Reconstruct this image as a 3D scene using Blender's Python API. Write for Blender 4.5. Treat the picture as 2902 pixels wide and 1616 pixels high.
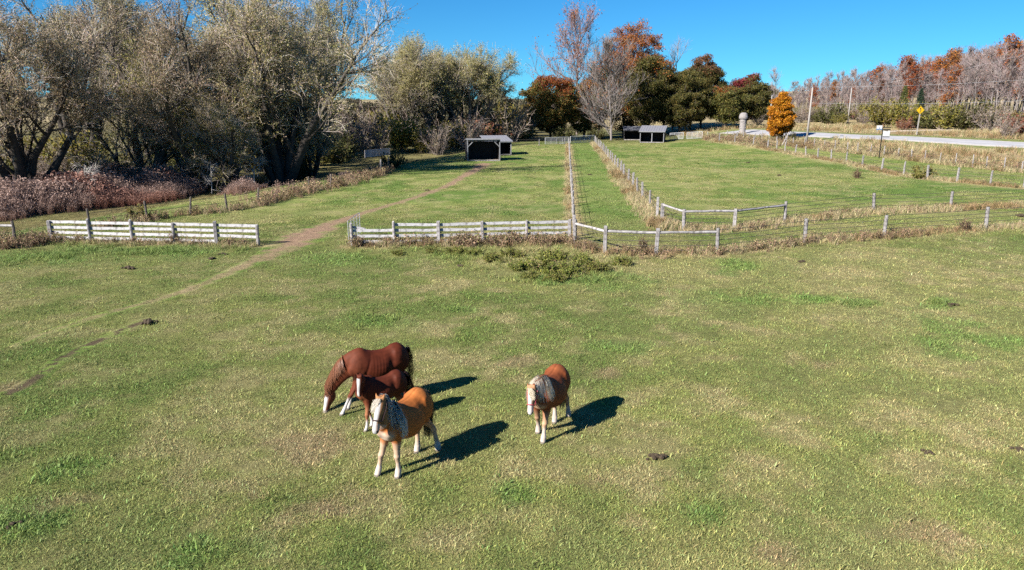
import bpy, bmesh, math, random
import numpy as np
from mathutils import Vector, Matrix

for o in list(bpy.data.objects):
    bpy.data.objects.remove(o)
SC = bpy.context.scene
COL = SC.collection
R = math.radians

# ------------------------------------------------------------------ camera
CAM_H, PITCH, FW = 7.4, 14.4, 2011.0          # metres, degrees, focal length in photo pixels (2902 wide)
cam_d = bpy.data.cameras.new('camera')
cam_d.sensor_width = 36.0
cam_d.lens = 36.0 * FW / 2902.0
cam_d.clip_end = 6000
cam_d.clip_start = 0.1
cam = bpy.data.objects.new('camera', cam_d)
cam.location = (0, 0, CAM_H)
cam.rotation_euler = (R(90 - PITCH), 0, 0)
COL.objects.link(cam)
SC.camera = cam

# ------------------------------------------------------------------ sky and sun
SUN_EL = 33.0
SHADOW_DIR = (0.77, 0.64)                      # where shadows fall on the ground
world = bpy.data.worlds.new('World')
SC.world = world
world.use_nodes = True
wn = world.node_tree
bg = wn.nodes['Background']
sky = wn.nodes.new('ShaderNodeTexSky')
sky.sky_type = 'NISHITA'
sky.sun_disc = False
sky.sun_elevation = R(SUN_EL)
sky.sun_rotation = math.atan2(-SHADOW_DIR[0], -SHADOW_DIR[1])
sky.altitude = 0
sky.air_density = 1.0
sky.dust_density = 0.0
sky.ozone_density = 1.6
# the photograph's sky stays blue down to the horizon: sample the dome a little higher everywhere
tcw = wn.nodes.new('ShaderNodeTexCoord')
mpw = wn.nodes.new('ShaderNodeMapping')
mpw.inputs['Location'].default_value = (0, 0, 0.06)
wn.links.new(tcw.outputs['Generated'], mpw.inputs[0])
wn.links.new(mpw.outputs[0], sky.inputs[0])
hs = wn.nodes.new('ShaderNodeHueSaturation')
hs.inputs['Saturation'].default_value = 1.3
hs.inputs['Value'].default_value = 1.0
wn.links.new(sky.outputs[0], hs.inputs['Color'])
tw_ = wn.nodes.new('ShaderNodeMixRGB')
tw_.blend_type = 'MULTIPLY'
tw_.inputs[0].default_value = 1.0
tw_.inputs[2].default_value = (0.29, 0.77, 1.06, 1)
wn.links.new(hs.outputs[0], tw_.inputs[1])
wn.links.new(tw_.outputs[0], bg.inputs[0])
bg.inputs[1].default_value = 0.05
sun_d = bpy.data.lights.new('sun', 'SUN')
sun_d.energy = 5.0
sun_d.angle = R(0.53)
sun_d.color = (1.0, 0.95, 0.87)
sun = bpy.data.objects.new('sun', sun_d)
c_, s_ = math.cos(R(SUN_EL)), math.sin(R(SUN_EL))
sun.rotation_euler = Vector((SHADOW_DIR[0] * c_, SHADOW_DIR[1] * c_, -s_)).to_track_quat('-Z', 'Y').to_euler()
sun.location = (-40, -35, 40)
COL.objects.link(sun)

vs = SC.view_settings
vs.view_transform = 'Standard'
vs.look = 'None'
vs.exposure = 1.45
vs.gamma = 1.0
vs.use_curve_mapping = False
SC.cycles.max_bounces = 5
SC.cycles.diffuse_bounces = 1
SC.cycles.transparent_max_bounces = 8
SC.cycles.use_denoising = False
SC.cycles.use_adaptive_sampling = True
SC.cycles.adaptive_threshold = 0.02

# ------------------------------------------------------------------ helpers
WORLD = {}


def sstep(a, b, x):
    t = np.clip((np.asarray(x, float) - a) / (b - a), 0, 1)
    return t * t * (3 - 2 * t)


_perm = np.random.RandomState(7).permutation(4096)


def vnoise(x, y, seed=0):
    x = np.asarray(x, float); y = np.asarray(y, float)
    xi = np.floor(x).astype(int); yi = np.floor(y).astype(int)
    fx = x - xi; fy = y - yi
    fx = fx * fx * (3 - 2 * fx); fy = fy * fy * (3 - 2 * fy)
    def h(a, b):
        return _perm[(_perm[(a + seed * 131) & 4095] + b) & 4095] / 4095.0
    return ((h(xi, yi) * (1 - fx) + h(xi + 1, yi) * fx) * (1 - fy)
            + (h(xi, yi + 1) * (1 - fx) + h(xi + 1, yi + 1) * fx) * fy)


def fbm(x, y, oct=4, seed=0):
    s, a, t = 0, 0.5, 0
    for i in range(oct):
        s = s + a * vnoise(np.asarray(x) * 2 ** i + 17.3 * i, np.asarray(y) * 2 ** i - 9.1 * i, seed + i)
        t += a; a *= 0.5
    return s / t


def seg_dist(x, y, pts):
    """distance to a polyline, and the parameter (index + t)"""
    x = np.asarray(x, float); y = np.asarray(y, float)
    best = np.full(x.shape, 1e9); par = np.zeros(x.shape)
    for i in range(len(pts) - 1):
        ax, ay = pts[i][0], pts[i][1]; bx, by = pts[i + 1][0], pts[i + 1][1]
        dx, dy = bx - ax, by - ay
        t = np.clip(((x - ax) * dx + (y - ay) * dy) / (dx * dx + dy * dy + 1e-9), 0, 1)
        d = np.hypot(x - ax - t * dx, y - ay - t * dy)
        m = d < best
        best = np.where(m, d, best); par = np.where(m, i + t, par)
    return best, par


def terrain(x, y):
    x = np.asarray(x, float); y = np.asarray(y, float)
    z = 0.10 * (fbm(x * 0.11, y * 0.11, 3, 5) - 0.5) * sstep(3, 14, np.hypot(x, y - 15))
    # creek flat to the left of the creek fence
    lf = x - (-24.5 + (y - 45) * 0.325)
    z = z - 1.0 * sstep(2, 11, -lf) * sstep(25, 45, y) * (1 - sstep(110, 150, y))
    # rise towards the road and the wood
    t = (x * 0.35 + y) 
    z = z + 2.3 * sstep(100, 150, t) * sstep(25, 55, x)
    z = z + 1.5 * sstep(60, 110, x) * sstep(150, 230, t)
    # far country
    r = np.hypot(x, y)
    z = z + (7.0 + 9.0 * fbm(x * 0.004, y * 0.004, 3, 9)) * sstep(270, 680, r)
    return z


def tz(x, y):
    return float(terrain(x, y))


_cp, _sp = math.cos(R(PITCH)), math.sin(R(PITCH))


def at(sx, sy, lift=0.0):
    """ground point seen at photo pixel (sx, sy)"""
    u, v = (sx - 1451.0) / FW, (808.0 - sy) / FW
    d = np.array((u, _cp + v * _sp, -_sp + v * _cp))
    t = np.concatenate([np.arange(5, 200, 0.25), np.arange(200, 1500, 2.0)])
    px, py, pz = d[0] * t, d[1] * t, CAM_H + d[2] * t
    h = terrain(px, py) + lift - pz
    k = np.argmax(h > 0)
    if h[k] <= 0:
        k = len(t) - 1
    k = max(k, 1)
    a = h[k - 1] / (h[k - 1] - h[k]) if h[k] != h[k - 1] else 0
    tt = t[k - 1] + a * (t[k] - t[k - 1])
    return Vector((d[0] * tt, d[1] * tt, CAM_H + d[2] * tt))


def proj(p):
    x, y, z = p[0], p[1], p[2] - CAM_H
    dep = y * _cp - z * _sp
    return (1451 + FW * x / dep, 808 - FW * (y * _sp + z * _cp) / dep)


def mesh_np(name, V, quads=None, tris=None, attrs=None, mats=None, matidx=None, smooth=False):
    """fast mesh from arrays; attrs = {name: (N,3|4) point colours}"""
    me = bpy.data.meshes.new(name)
    V = np.asarray(V, np.float32)
    nq = 0 if quads is None else len(quads)
    nt = 0 if tris is None else len(tris)
    me.vertices.add(len(V))
    me.vertices.foreach_set('co', V.ravel())
    loops = []
    if nq: loops.append(np.asarray(quads, np.int32).ravel())
    if nt: loops.append(np.asarray(tris, np.int32).ravel())
    L = np.concatenate(loops)
    me.loops.add(len(L))
    me.loops.foreach_set('vertex_index', L)
    me.polygons.add(nq + nt)
    st = np.concatenate([np.arange(nq) * 4, nq * 4 + np.arange(nt) * 3]).astype(np.int32)
    me.polygons.foreach_set('loop_start', st)
    me.polygons.foreach_set('loop_total', np.concatenate([np.full(nq, 4), np.full(nt, 3)]).astype(np.int32))
    if matidx is not None:
        me.polygons.foreach_set('material_index', np.asarray(matidx, np.int32))
    if smooth:
        me.polygons.foreach_set('use_smooth', np.ones(nq + nt, bool))
    me.update(calc_edges=True)
    for k, a in (attrs or {}).items():
        a = np.asarray(a, np.float32)
        if a.shape[1] == 3:
            a = np.concatenate([a, np.ones((len(a), 1), np.float32)], 1)
        at_ = me.attributes.new(k, 'FLOAT_COLOR', 'POINT')
        at_.data.foreach_set('color', a.ravel())
    for m in (mats or []):
        me.materials.append(m)
    return me


class MB:
    """collects boxes, tubes and rings into one mesh"""
    def __init__(s):
        s.v, s.f = [], []

    def box(s, c, size, rot=None, taper=1.0):
        c = Vector(c); hx, hy, hz = size[0] / 2, size[1] / 2, size[2] / 2
        n = len(s.v)
        for z in (-hz, hz):
            k = taper if z > 0 else 1.0
            for x, y in ((-hx, -hy), (hx, -hy), (hx, hy), (-hx, hy)):
                p = Vector((x * k, y * k, z))
                if rot is not None: p = rot @ p
                s.v.append(c + p)
        s.f += [(n, n + 3, n + 2, n + 1), (n + 4, n + 5, n + 6, n + 7)]
        for i in range(4):
            j = (i + 1) % 4
            s.f.append((n + i, n + j, n + 4 + j, n + 4 + i))
        return s

    def tube(s, pts, rad, sides=6, cap=True):
        pts = [Vector(p) for p in pts]
        if not hasattr(rad, '__len__'): rad = [rad] * len(pts)
        n = len(s.v)
        for i, p in enumerate(pts):
            t = (pts[min(i + 1, len(pts) - 1)] - pts[max(i - 1, 0)]).normalized()
            a = t.cross(Vector((0, 0, 1)) if abs(t.z) < 0.9 else Vector((1, 0, 0))).normalized()
            b = t.cross(a)
            for k in range(sides):
                w = 2 * math.pi * k / sides
                s.v.append(p + (a * math.cos(w) + b * math.sin(w)) * rad[i])
        for i in range(len(pts) - 1):
            for k in range(sides):
                j = (k + 1) % sides
                s.f.append((n + i * sides + k, n + i * sides + j, n + (i + 1) * sides + j, n + (i + 1) * sides + k))
        if cap:
            s.f.append(tuple(n + k for k in range(sides))[::-1])
            m = n + (len(pts) - 1) * sides
            s.f.append(tuple(m + k for k in range(sides)))
        return s

    def poly(s, pts, thick, axis):
        """prism: outline pts, extruded by vector axis*thick"""
        n = len(s.v); m = len(pts); ax = Vector(axis) * thick
        s.v += [Vector(p) for p in pts] + [Vector(p) + ax for p in pts]
        s.f.append(tuple(range(n, n + m))[::-1]); s.f.append(tuple(range(n + m, n + 2 * m)))
        for i in range(m):
            j = (i + 1) % m
            s.f.append((n + i, n + j, n + m + j, n + m + i))
        return s

    def mesh(s, name, mat=None, smooth=False, bevel=0):
        me = bpy.data.meshes.new(name)
        me.from_pydata([tuple(v) for v in s.v], [], s.f)
        bm = bmesh.new(); bm.from_mesh(me)
        bmesh.ops.recalc_face_normals(bm, faces=bm.faces)
        if bevel:
            bmesh.ops.bevel(bm, geom=list(bm.edges), offset=bevel, segments=1, affect='EDGES')
        bm.to_mesh(me); bm.free()
        if smooth:
            me.polygons.foreach_set('use_smooth', [True] * len(me.polygons))
        if mat: me.materials.append(mat)
        return me


def tag(o, label=None, cat=None, group=None, kind=None):
    if label: o['label'] = label
    if cat: o['category'] = cat
    if group: o['group'] = group
    if kind: o['kind'] = kind
    return o


def thing(name, label, cat, loc=(0, 0, 0), group=None, rotz=0.0):
    o = bpy.data.objects.new(name, None)
    o.empty_display_size = 0.2
    o.location = loc
    o.rotation_euler = (0, 0, rotz)
    COL.objects.link(o)
    WORLD[o.name] = Matrix.Translation(Vector(loc)) @ Matrix.Rotation(rotz, 4, 'Z')
    return tag(o, label, cat, group)


def part(name, me, parent, loc=None, rot=(0, 0, 0), scale=(1, 1, 1), local=False):
    """child mesh; loc/rot in world coordinates unless local"""
    o = bpy.data.objects.new(name, me)
    COL.objects.link(o)
    o.parent = parent
    pw = WORLD[parent.name]
    if not hasattr(scale, '__len__'): scale = (scale,) * 3
    if hasattr(rot, 'to_matrix'):
        rm = rot.to_matrix().to_4x4() if not isinstance(rot, Matrix) else rot.to_4x4()
    elif isinstance(rot, Matrix):
        rm = rot.to_4x4()
    else:
        from mathutils import Euler
        rm = Euler(rot).to_matrix().to_4x4()
    M = Matrix.Translation(Vector(loc if loc is not None else (0, 0, 0))) @ rm
    if not local:
        L = pw.inverted() @ M
    else:
        L = M
    WORLD[o.name] = pw @ L
    o.matrix_basis = L @ Matrix.Diagonal((scale[0], scale[1], scale[2], 1))
    return o


def single(name, me, label, cat, loc=(0, 0, 0), rotz=0.0, group=None, kind=None, scale=1.0):
    o = bpy.data.objects.new(name, me)
    o.location = loc; o.rotation_euler = (0, 0, rotz); o.scale = (scale,) * 3
    COL.objects.link(o)
    return tag(o, label, cat, group, kind)


# ------------------------------------------------------------------ materials
def new_mat(name, rough=0.8, spec=0.25):
    m = bpy.data.materials.new(name); m.use_nodes = True
    b = m.node_tree.nodes['Principled BSDF']
    b.inputs['Roughness'].default_value = rough
    b.inputs['Specular IOR Level'].default_value = spec
    return m, m.node_tree, b


def nd(nt, typ, **kw):
    n = nt.nodes.new(typ)
    for k, v in kw.items():
        if k.startswith('i_'):
            key = k[2:]
            n.inputs[int(key) if key.isdigit() else key].default_value = v
        else:
            setattr(n, k, v)
    return n


def noise_mat(name, c1, c2, scale=8, stretch=(1, 1, 1), rough=0.85, bump=0.3, bump_d=0.01, c3=None, scale3=1.2, spec=0.2, objrand=0.0, detail=6):
    m, nt, b = new_mat(name, rough, spec)
    tc = nd(nt, 'ShaderNodeTexCoord')
    mp = nd(nt, 'ShaderNodeMapping'); mp.inputs['Scale'].default_value = stretch
    nt.links.new(tc.outputs['Object'], mp.inputs[0])
    n1 = nd(nt, 'ShaderNodeTexNoise', i_Scale=scale, i_Detail=detail, i_Roughness=0.65)
    nt.links.new(mp.outputs[0], n1.inputs['Vector'])
    cr = nd(nt, 'ShaderNodeValToRGB')
    cr.color_ramp.elements[0].color = (*c1, 1); cr.color_ramp.elements[0].position = 0.32
    cr.color_ramp.elements[1].color = (*c2, 1); cr.color_ramp.elements[1].position = 0.68
    nt.links.new(n1.outputs['Fac'], cr.inputs[0])
    out = cr.outputs[0]
    if c3 is not None:
        n3 = nd(nt, 'ShaderNodeTexNoise', i_Scale=scale3, i_Detail=4.0)
        nt.links.new(tc.outputs['Object'], n3.inputs['Vector'])
        mr = nd(nt, 'ShaderNodeMapRange'); mr.inputs[1].default_value = 0.5; mr.inputs[2].default_value = 0.68
        nt.links.new(n3.outputs['Fac'], mr.inputs[0])
        mx = nd(nt, 'ShaderNodeMixRGB'); mx.inputs[2].default_value = (*c3, 1)
        nt.links.new(mr.outputs[0], mx.inputs[0]); nt.links.new(out, mx.inputs[1]); out = mx.outputs[0]
    if objrand:
        oi = nd(nt, 'ShaderNodeObjectInfo')
        mr = nd(nt, 'ShaderNodeMapRange'); mr.inputs[3].default_value = 1 - objrand; mr.inputs[4].default_value = 1 + objrand
        nt.links.new(oi.outputs['Random'], mr.inputs[0])
        hv = nd(nt, 'ShaderNodeHueSaturation')
        nt.links.new(mr.outputs[0], hv.inputs['Value']); nt.links.new(out, hv.inputs['Color']); out = hv.outputs[0]
    nt.links.new(out, b.inputs['Base Color'])
    if bump:
        bp = nd(nt, 'ShaderNodeBump', i_Strength=bump, i_Distance=bump_d)
        nt.links.new(n1.outputs['Fac'], bp.inputs['Height']); nt.links.new(bp.outputs[0], b.inputs['Normal'])
    return m


def attr_mat(name, attr='col', rough=0.8, spec=0.15, translucent=0.0, nscale=0, namp=0.3, objhue=0.0, objval=0.0, instancer=None):
    """colour from a mesh colour attribute, broken up by noise"""
    m, nt, b = new_mat(name, rough, spec)
    a = nd(nt, 'ShaderNodeAttribute', attribute_name=attr)
    out = a.outputs['Color']
    if instancer:
        a2 = nd(nt, 'ShaderNodeAttribute', attribute_name=instancer, attribute_type='INSTANCER')
        mx = nd(nt, 'ShaderNodeMixRGB', blend_type='MULTIPLY'); mx.inputs[0].default_value = 1
        nt.links.new(out, mx.inputs[1]); nt.links.new(a2.outputs['Color'], mx.inputs[2]); out = mx.outputs[0]
    if nscale:
        g = nd(nt, 'ShaderNodeNewGeometry')
        n1 = nd(nt, 'ShaderNodeTexNoise', i_Scale=nscale, i_Detail=5.0, i_Roughness=0.7)
        nt.links.new(g.outputs['Position'], n1.inputs['Vector'])
        mr = nd(nt, 'ShaderNodeMapRange'); mr.inputs[1].default_value = 0.3; mr.inputs[2].default_value = 0.7
        mr.inputs[3].default_value = 1 - namp; mr.inputs[4].default_value = 1 + namp
        nt.links.new(n1.outputs['Fac'], mr.inputs[0])
        hv = nd(nt, 'ShaderNodeHueSaturation')
        nt.links.new(mr.outputs[0], hv.inputs['Value']); nt.links.new(out, hv.inputs['Color']); out = hv.outputs[0]
    if objhue or objval:
        oi = nd(nt, 'ShaderNodeObjectInfo')
        hv = nd(nt, 'ShaderNodeHueSaturation')
        m1 = nd(nt, 'ShaderNodeMapRange'); m1.inputs[3].default_value = 0.5 - objhue; m1.inputs[4].default_value = 0.5 + objhue
        m2 = nd(nt, 'ShaderNodeMapRange'); m2.inputs[3].default_value = 1 - objval; m2.inputs[4].default_value = 1 + objval
        nt.links.new(oi.outputs['Random'], m1.inputs[0]); nt.links.new(oi.outputs['Random'], m2.inputs[0])
        nt.links.new(m1.outputs[0], hv.inputs['Hue']); nt.links.new(m2.outputs[0], hv.inputs['Value'])
        nt.links.new(out, hv.inputs['Color']); out = hv.outputs[0]
    nt.links.new(out, b.inputs['Base Color'])
    if translucent:
        tr = nd(nt, 'ShaderNodeBsdfTranslucent'); mxs = nd(nt, 'ShaderNodeMixShader', i_0=translucent)
        nt.links.new(out, tr.inputs[0])
        nt.links.new(b.outputs[0], mxs.inputs[1]); nt.links.new(tr.outputs[0], mxs.inputs[2])
        nt.links.new(mxs.outputs[0], nt.nodes['Material Output'].inputs[0])
    return m


M = {}
M['wood'] = noise_mat('weathered_wood', (0.15, 0.138, 0.134), (0.31, 0.29, 0.285), 14, (1, 1, 0.12), c3=(0.10, 0.09, 0.088), scale3=5, objrand=0.2)
M['board'] = noise_mat('whitened_board', (0.27, 0.26, 0.262), (0.47, 0.455, 0.46), 16, (0.10, 1, 1), c3=(0.17, 0.16, 0.16), scale3=4.5, objrand=0.10)
M['oldwood'] = noise_mat('dark_wood', (0.06, 0.05, 0.042), (0.15, 0.125, 0.105), 12, (1, 1, 0.12), objrand=0.2)
M['rail'] = noise_mat('weathered_rail', (0.18, 0.168, 0.165), (0.37, 0.35, 0.345), 14, (0.12, 1, 1), c3=(0.13, 0.12, 0.115), scale3=5, objrand=0.12)
M['wire'] = noise_mat('rusty_wire', (0.05, 0.045, 0.04), (0.10, 0.085, 0.07), 5, rough=0.6, bump=0)
M['galv'] = noise_mat('galvanised_steel', (0.27, 0.275, 0.29), (0.38, 0.385, 0.40), 9, rough=0.45, bump=0.05, spec=0.5)
# ================================================================== layout lines, read off the photograph as ground points
def line(*px):
    return [at(x, y) for x, y in px]


L_WHITE_L = line((147, 683), (257, 686), (376, 689), (495, 691), (614, 694), (732, 697))
L_WHITE_C = line((998, 697), (1118, 695), (1243, 693), (1367, 690), (1492, 687), (1614, 684))
L_FRONT = line((1628, 692), (1714, 717), (1859, 722), (2031, 719), (2280, 687), (2504, 671), (2792, 649), (3060, 628))
L_SECOND = line((1876, 631), (1936, 652), (2080, 651), (2222, 631), (2474, 602), (2692, 594), (2960, 578))
L_LANE_L = line((1627, 672), (1612, 409))
L_LANE_R = line((1862, 614), (1686, 406))
L_PADDOCK_R = line((2990, 538), (2900, 533), (2805, 525), (2712, 515), (2627, 508), (2560, 499), (2498, 486), (2443, 473), (2397, 462), (2355, 455), (2317, 449),
                   (2283, 444), (2253, 437), (2224, 432), (2200, 427), (2175, 423), (2134, 414), (2082, 408), (2038, 402), (2005, 394))
L_ROADSIDE = line((3010, 500), (2898, 490), (2763, 476), (2560, 452), (2400, 432), (2280, 418), (2161, 405), (2060, 393))
L_CREEK = line((257, 652), (418, 625), (540, 609), (645, 598), (732, 581), (877, 543), (937, 532), (1078, 494), (1102, 486))
L_ROAD = line((3300, 428), (2902, 411), (2720, 401), (2560, 392), (2400, 386), (2250, 379), (2150, 375), (2085, 372))
PATH = line((1382, 463), (1360, 474), (1322, 496), (1265, 528), (1190, 556), (1120, 578), (1040, 602), (960, 628), (905, 650), (862, 672), (815, 697),
            (765, 722), (690, 756), (600, 795), (500, 834), (380, 868), (260, 902), (130, 945), (30, 985))
PATH_W = [1.3, 0.9, 0.65, 0.5, 0.45, 0.42, 0.48, 0.62, 1.0, 1.2, 1.0, 0.65, 0.42, 0.34, 0.30, 0.28, 0.26, 0.22, 0.2]
PATH_D = [1, 1, 1, .95, .85, .8, .85, .95, 1, 1, .95, .8, .7, .62, .6, .58, .52, .45, .4]


def poly_side(x, y, pts):
    """>0 right of a polyline run from its first to its last point, only along its span"""
    d, par = seg_dist(x, y, pts)
    i = np.clip(par.astype(int), 0, len(pts) - 2)
    A = np.array([(p[0], p[1]) for p in pts])
    ax, ay = A[i, 0], A[i, 1]; bx, by = A[i + 1, 0], A[i + 1, 1]
    cr = (bx - ax) * (y - ay) - (by - ay) * (x - ax)
    return -np.sign(cr) * d


C_NEAR = np.array((0.176, 0.202, 0.055)); C_LUSH = np.array((0.086, 0.140, 0.030)); C_STRAW = np.array((0.32, 0.275, 0.135))
C_PAD = np.array((0.150, 0.174, 0.050)); C_DRY = np.array((0.36, 0.275, 0.155)); C_WET = np.array((0.13, 0.10, 0.05))
C_SOIL = np.array((0.235, 0.155, 0.104)); C_LITTER = np.array((0.10, 0.085, 0.040)); C_FIELD = np.array((0.30, 0.24, 0.14))
LUSH_SPOTS = [(a.x, a.y, r) for a, r in ((at(1035, 915), 1.1), (at(2150, 850), 1.7), (at(2410, 855), 1.1), (at(2730, 960), 1.9), (at(2000, 1450), 0.5), (at(2660, 855), .8),
              (at(1740, 985), .8), (at(1700, 800), 1.6), (at(1550, 790), 1.1), (at(480, 712), 2.2), (at(120, 722), 2.6), (at(1470, 1400), .4), (at(90, 1480), .8), (at(560, 1570), .7),
              (at(1280, 880), .6), (at(2100, 755), 1.5), (at(1230, 872), .5), (at(1000, 735), 2.0), (at(200, 1330), .6))]
BARE_SPOTS = [(a.x, a.y, r) for a, r in ((at(850, 1430), .75), (at(880, 1270), .55), (at(2230, 1570), .8), (at(2320, 1030), .5), (at(1480, 1030), .4), (at(2560, 1500), .7), (at(220, 1415), .5), (at(1710, 1060), .9), (at(60, 1100), .5), (at(1660, 1370), .35))]


def gcol(x, y):
    """ground cover colour (albedo) at x, y"""
    x = np.asarray(x, float); y = np.asarray(y, float)
    def mixc(c, k, f):
        f = np.clip(f, 0, 1)[..., None]
        return c * (1 - f) + k * f
    n1 = fbm(x * 0.16, y * 0.16, 4, 1); n2 = fbm(x * 0.75, y * 0.75, 4, 2); n3 = fbm(x * 0.05, y * 0.05, 3, 3); n4 = fbm(x * 2.2, y * 2.2, 3, 4)
    pad = sstep(33, 42, y + 0.04 * x)
    c = np.zeros(x.shape + (3,)) + C_NEAR
    c = mixc(c, C_PAD, pad * (0.55 + 0.5 * n3))
    c = mixc(c, C_LUSH, sstep(0.48, 0.66, n1) * (0.62 + 0.2 * pad))
    c = mixc(c, C_LUSH, sstep(0.54, 0.70, n2) * 0.55)
    c = mixc(c, C_STRAW, sstep(0.47, 0.66, 1 - n2 * 0.55 - n4 * 0.45) * (0.72 - 0.25 * pad))
    c = mixc(c, C_STRAW, sstep(0.5, 0.72, 1 - n1) * 0.30 * (1 - 0.6 * pad))
    # paler to the right foreground
    c = mixc(c, C_STRAW, sstep(2, 16, x + 0.2 * (y - 12)) * (1 - pad) * 0.20 * (0.4 + n1))
    c = mixc(c, C_LUSH, sstep(-1, 9, -x - 0.35 * (y - 12)) * (1 - pad) * 0.38 * (0.3 + n1))
    for cx, cy, r in LUSH_SPOTS:
        d = np.hypot((x - cx) * 0.8, y - cy) / r + (n4 - 0.5) * 1.3 + (n2 - 0.5) * 2.6
        c = mixc(c, np.array((0.105, 0.178, 0.038)), (1 - sstep(0.3, 1.2, d)) * 0.85)
    for cx, cy, r in BARE_SPOTS:
        d = np.hypot((x - cx) * 0.7, y - cy) / r + (n4 - 0.5) * 1.6 + (n2 - 0.5) * 2.4
        c = mixc(c, np.array((0.24, 0.17, 0.105)), (1 - sstep(0.3, 1.0, d)) * 0.5)
    # lane
    dl, _ = seg_dist(x, y, [(L_LANE_L[0] + L_LANE_R[0]) / 2, (L_LANE_L[1] + L_LANE_R[1]) / 2])
    c = mixc(c, C_LUSH * 1.15, (1 - sstep(1.2, 2.4, dl)) * 0.5 * sstep(39, 43, y))
    # dry strips along the fences
    for L, w, k in ((L_LANE_L, 0.55, .75), (L_LANE_R, 0.9, .85), (L_FRONT, 0.9, .6), (L_SECOND, 1.0, .7), (L_PADDOCK_R, 1.1, .75), (L_WHITE_L, 0.8, .5), (L_WHITE_C, 0.9, .6)):
        d, _ = seg_dist(x, y, L)
        c = mixc(c, C_DRY, (1 - sstep(w * 0.4, w * 1.4, d + (n2 - 0.5) * w)) * k)
    # road verge and the slopes beyond
    s = poly_side(x, y, L_ROADSIDE)
    verge = sstep(-0.5, 1.5, s) * sstep(8, 20, x) * sstep(40, 60, y)
    c = mixc(c, C_DRY * 0.82, verge * (0.55 + 0.5 * n2))
    c = mixc(c, np.array((0.20, 0.14, 0.09)), verge * sstep(0.55, 0.75, n1) * 0.6)
    dr, _ = seg_dist(x, y, L_ROAD)
    c = mixc(c, C_LUSH, verge * (1 - sstep(5.0, 8.5, dr)) * 0.7)
    # creek flat
    lf = x - (-24.5 + (y - 45) * 0.325)
    wet = sstep(3, 8, -lf) * sstep(30, 44, y)
    c = mixc(c, C_WET, wet * (0.45 + 0.5 * n1))
    # leaf litter under the trees at the back, fields far off
    back = sstep(128, 150, y) * (1 - verge)
    c = mixc(c, C_LITTER, back * 0.7)
    r = np.hypot(x, y)
    far = sstep(200, 330, r)
    c = mixc(c, C_FIELD * (0.75 + 0.5 * fbm(x * 0.01, y * 0.01, 2, 12))[..., None], far * 0.9)
    c = mixc(c, C_LITTER * 1.3, far * sstep(0.5, 0.62, fbm(x * 0.012, y * 0.02, 3, 15)) * 0.85)
    return np.clip(c * (0.88 + 0.24 * n4)[..., None], 0.01, 0.9)


# ------------------------------------------------------------------ ground sheet
def axis(segs):
    a = [np.arange(s0, s1, st) for s0, s1, st in segs]
    return np.concatenate(a + [np.array([segs[-1][1]])])


gx = axis([(-1500, -300, 60), (-300, -100, 10), (-100, -34, 1.6), (-34, 34, 0.38), (34, 100, 1.2), (100, 300, 8), (300, 1500, 60)])
gy = axis([(-80, 0, 8), (0, 8, 2), (8, 46, 0.30), (46, 90, 0.6), (90, 150, 1.2), (150, 300, 5), (300, 1000, 25), (1000, 2200, 150)])
GX, GY = np.meshgrid(gx, gy)
GZ = terrain(GX, GY)
nx, ny = len(gx), len(gy)
V = np.stack([GX, GY, GZ], -1).reshape(-1, 3)
ii = (np.arange(ny - 1)[:, None] * nx + np.arange(nx - 1)[None]).ravel()
Q = np.stack([ii, ii + 1, ii + nx + 1, ii + nx], 1)
gc = gcol(GX, GY).reshape(-1, 3)
# dark thatch and soil tone, painting in the shade between the grazed tufts
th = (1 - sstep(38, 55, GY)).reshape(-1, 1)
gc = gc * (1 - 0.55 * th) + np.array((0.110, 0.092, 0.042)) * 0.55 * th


def ground_mat(name):
    m, nt, b = new_mat(name, 0.95, 0.05)
    a = nd(nt, 'ShaderNodeAttribute', attribute_name='col')
    g = nd(nt, 'ShaderNodeNewGeometry')
    n1 = nd(nt, 'ShaderNodeTexNoise', i_Scale=3.2, i_Detail=8.0, i_Roughness=0.75)
    n2 = nd(nt, 'ShaderNodeTexNoise', i_Scale=22.0, i_Detail=4.0, i_Roughness=0.7)
    for n in (n1, n2): nt.links.new(g.outputs['Position'], n.inputs['Vector'])
    mr = nd(nt, 'ShaderNodeMapRange'); mr.inputs[1].default_value = 0.3; mr.inputs[2].default_value = 0.7; mr.inputs[3].default_value = 0.62; mr.inputs[4].default_value = 1.36
    nt.links.new(n1.outputs['Fac'], mr.inputs[0])
    hv = nd(nt, 'ShaderNodeHueSaturation'); nt.links.new(a.outputs['Color'], hv.inputs['Color']); nt.links.new(mr.outputs[0], hv.inputs['Value'])
    m2 = nd(nt, 'ShaderNodeMapRange'); m2.inputs[1].default_value = 0.5; m2.inputs[2].default_value = 0.72
    nt.links.new(n2.outputs['Fac'], m2.inputs[0])
    mx = nd(nt, 'ShaderNodeMixRGB'); mx.inputs[2].default_value = (0.07, 0.065, 0.03, 1)
    ml = nd(nt, 'ShaderNodeMath', operation='MULTIPLY', i_1=0.45); nt.links.new(m2.outputs[0], ml.inputs[0])
    nt.links.new(ml.outputs[0], mx.inputs[0]); nt.links.new(hv.outputs[0], mx.inputs[1]); nt.links.new(mx.outputs[0], b.inputs['Base Color'])
    ad = nd(nt, 'ShaderNodeMath', operation='ADD'); nt.links.new(n1.outputs['Fac'], ad.inputs[0]); nt.links.new(n2.outputs['Fac'], ad.inputs[1])
    bp = nd(nt, 'ShaderNodeBump', i_Strength=0.7, i_Distance=0.06); nt.links.new(ad.outputs[0], bp.inputs['Height']); nt.links.new(bp.outputs[0], b.inputs['Normal'])
    return m


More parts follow.
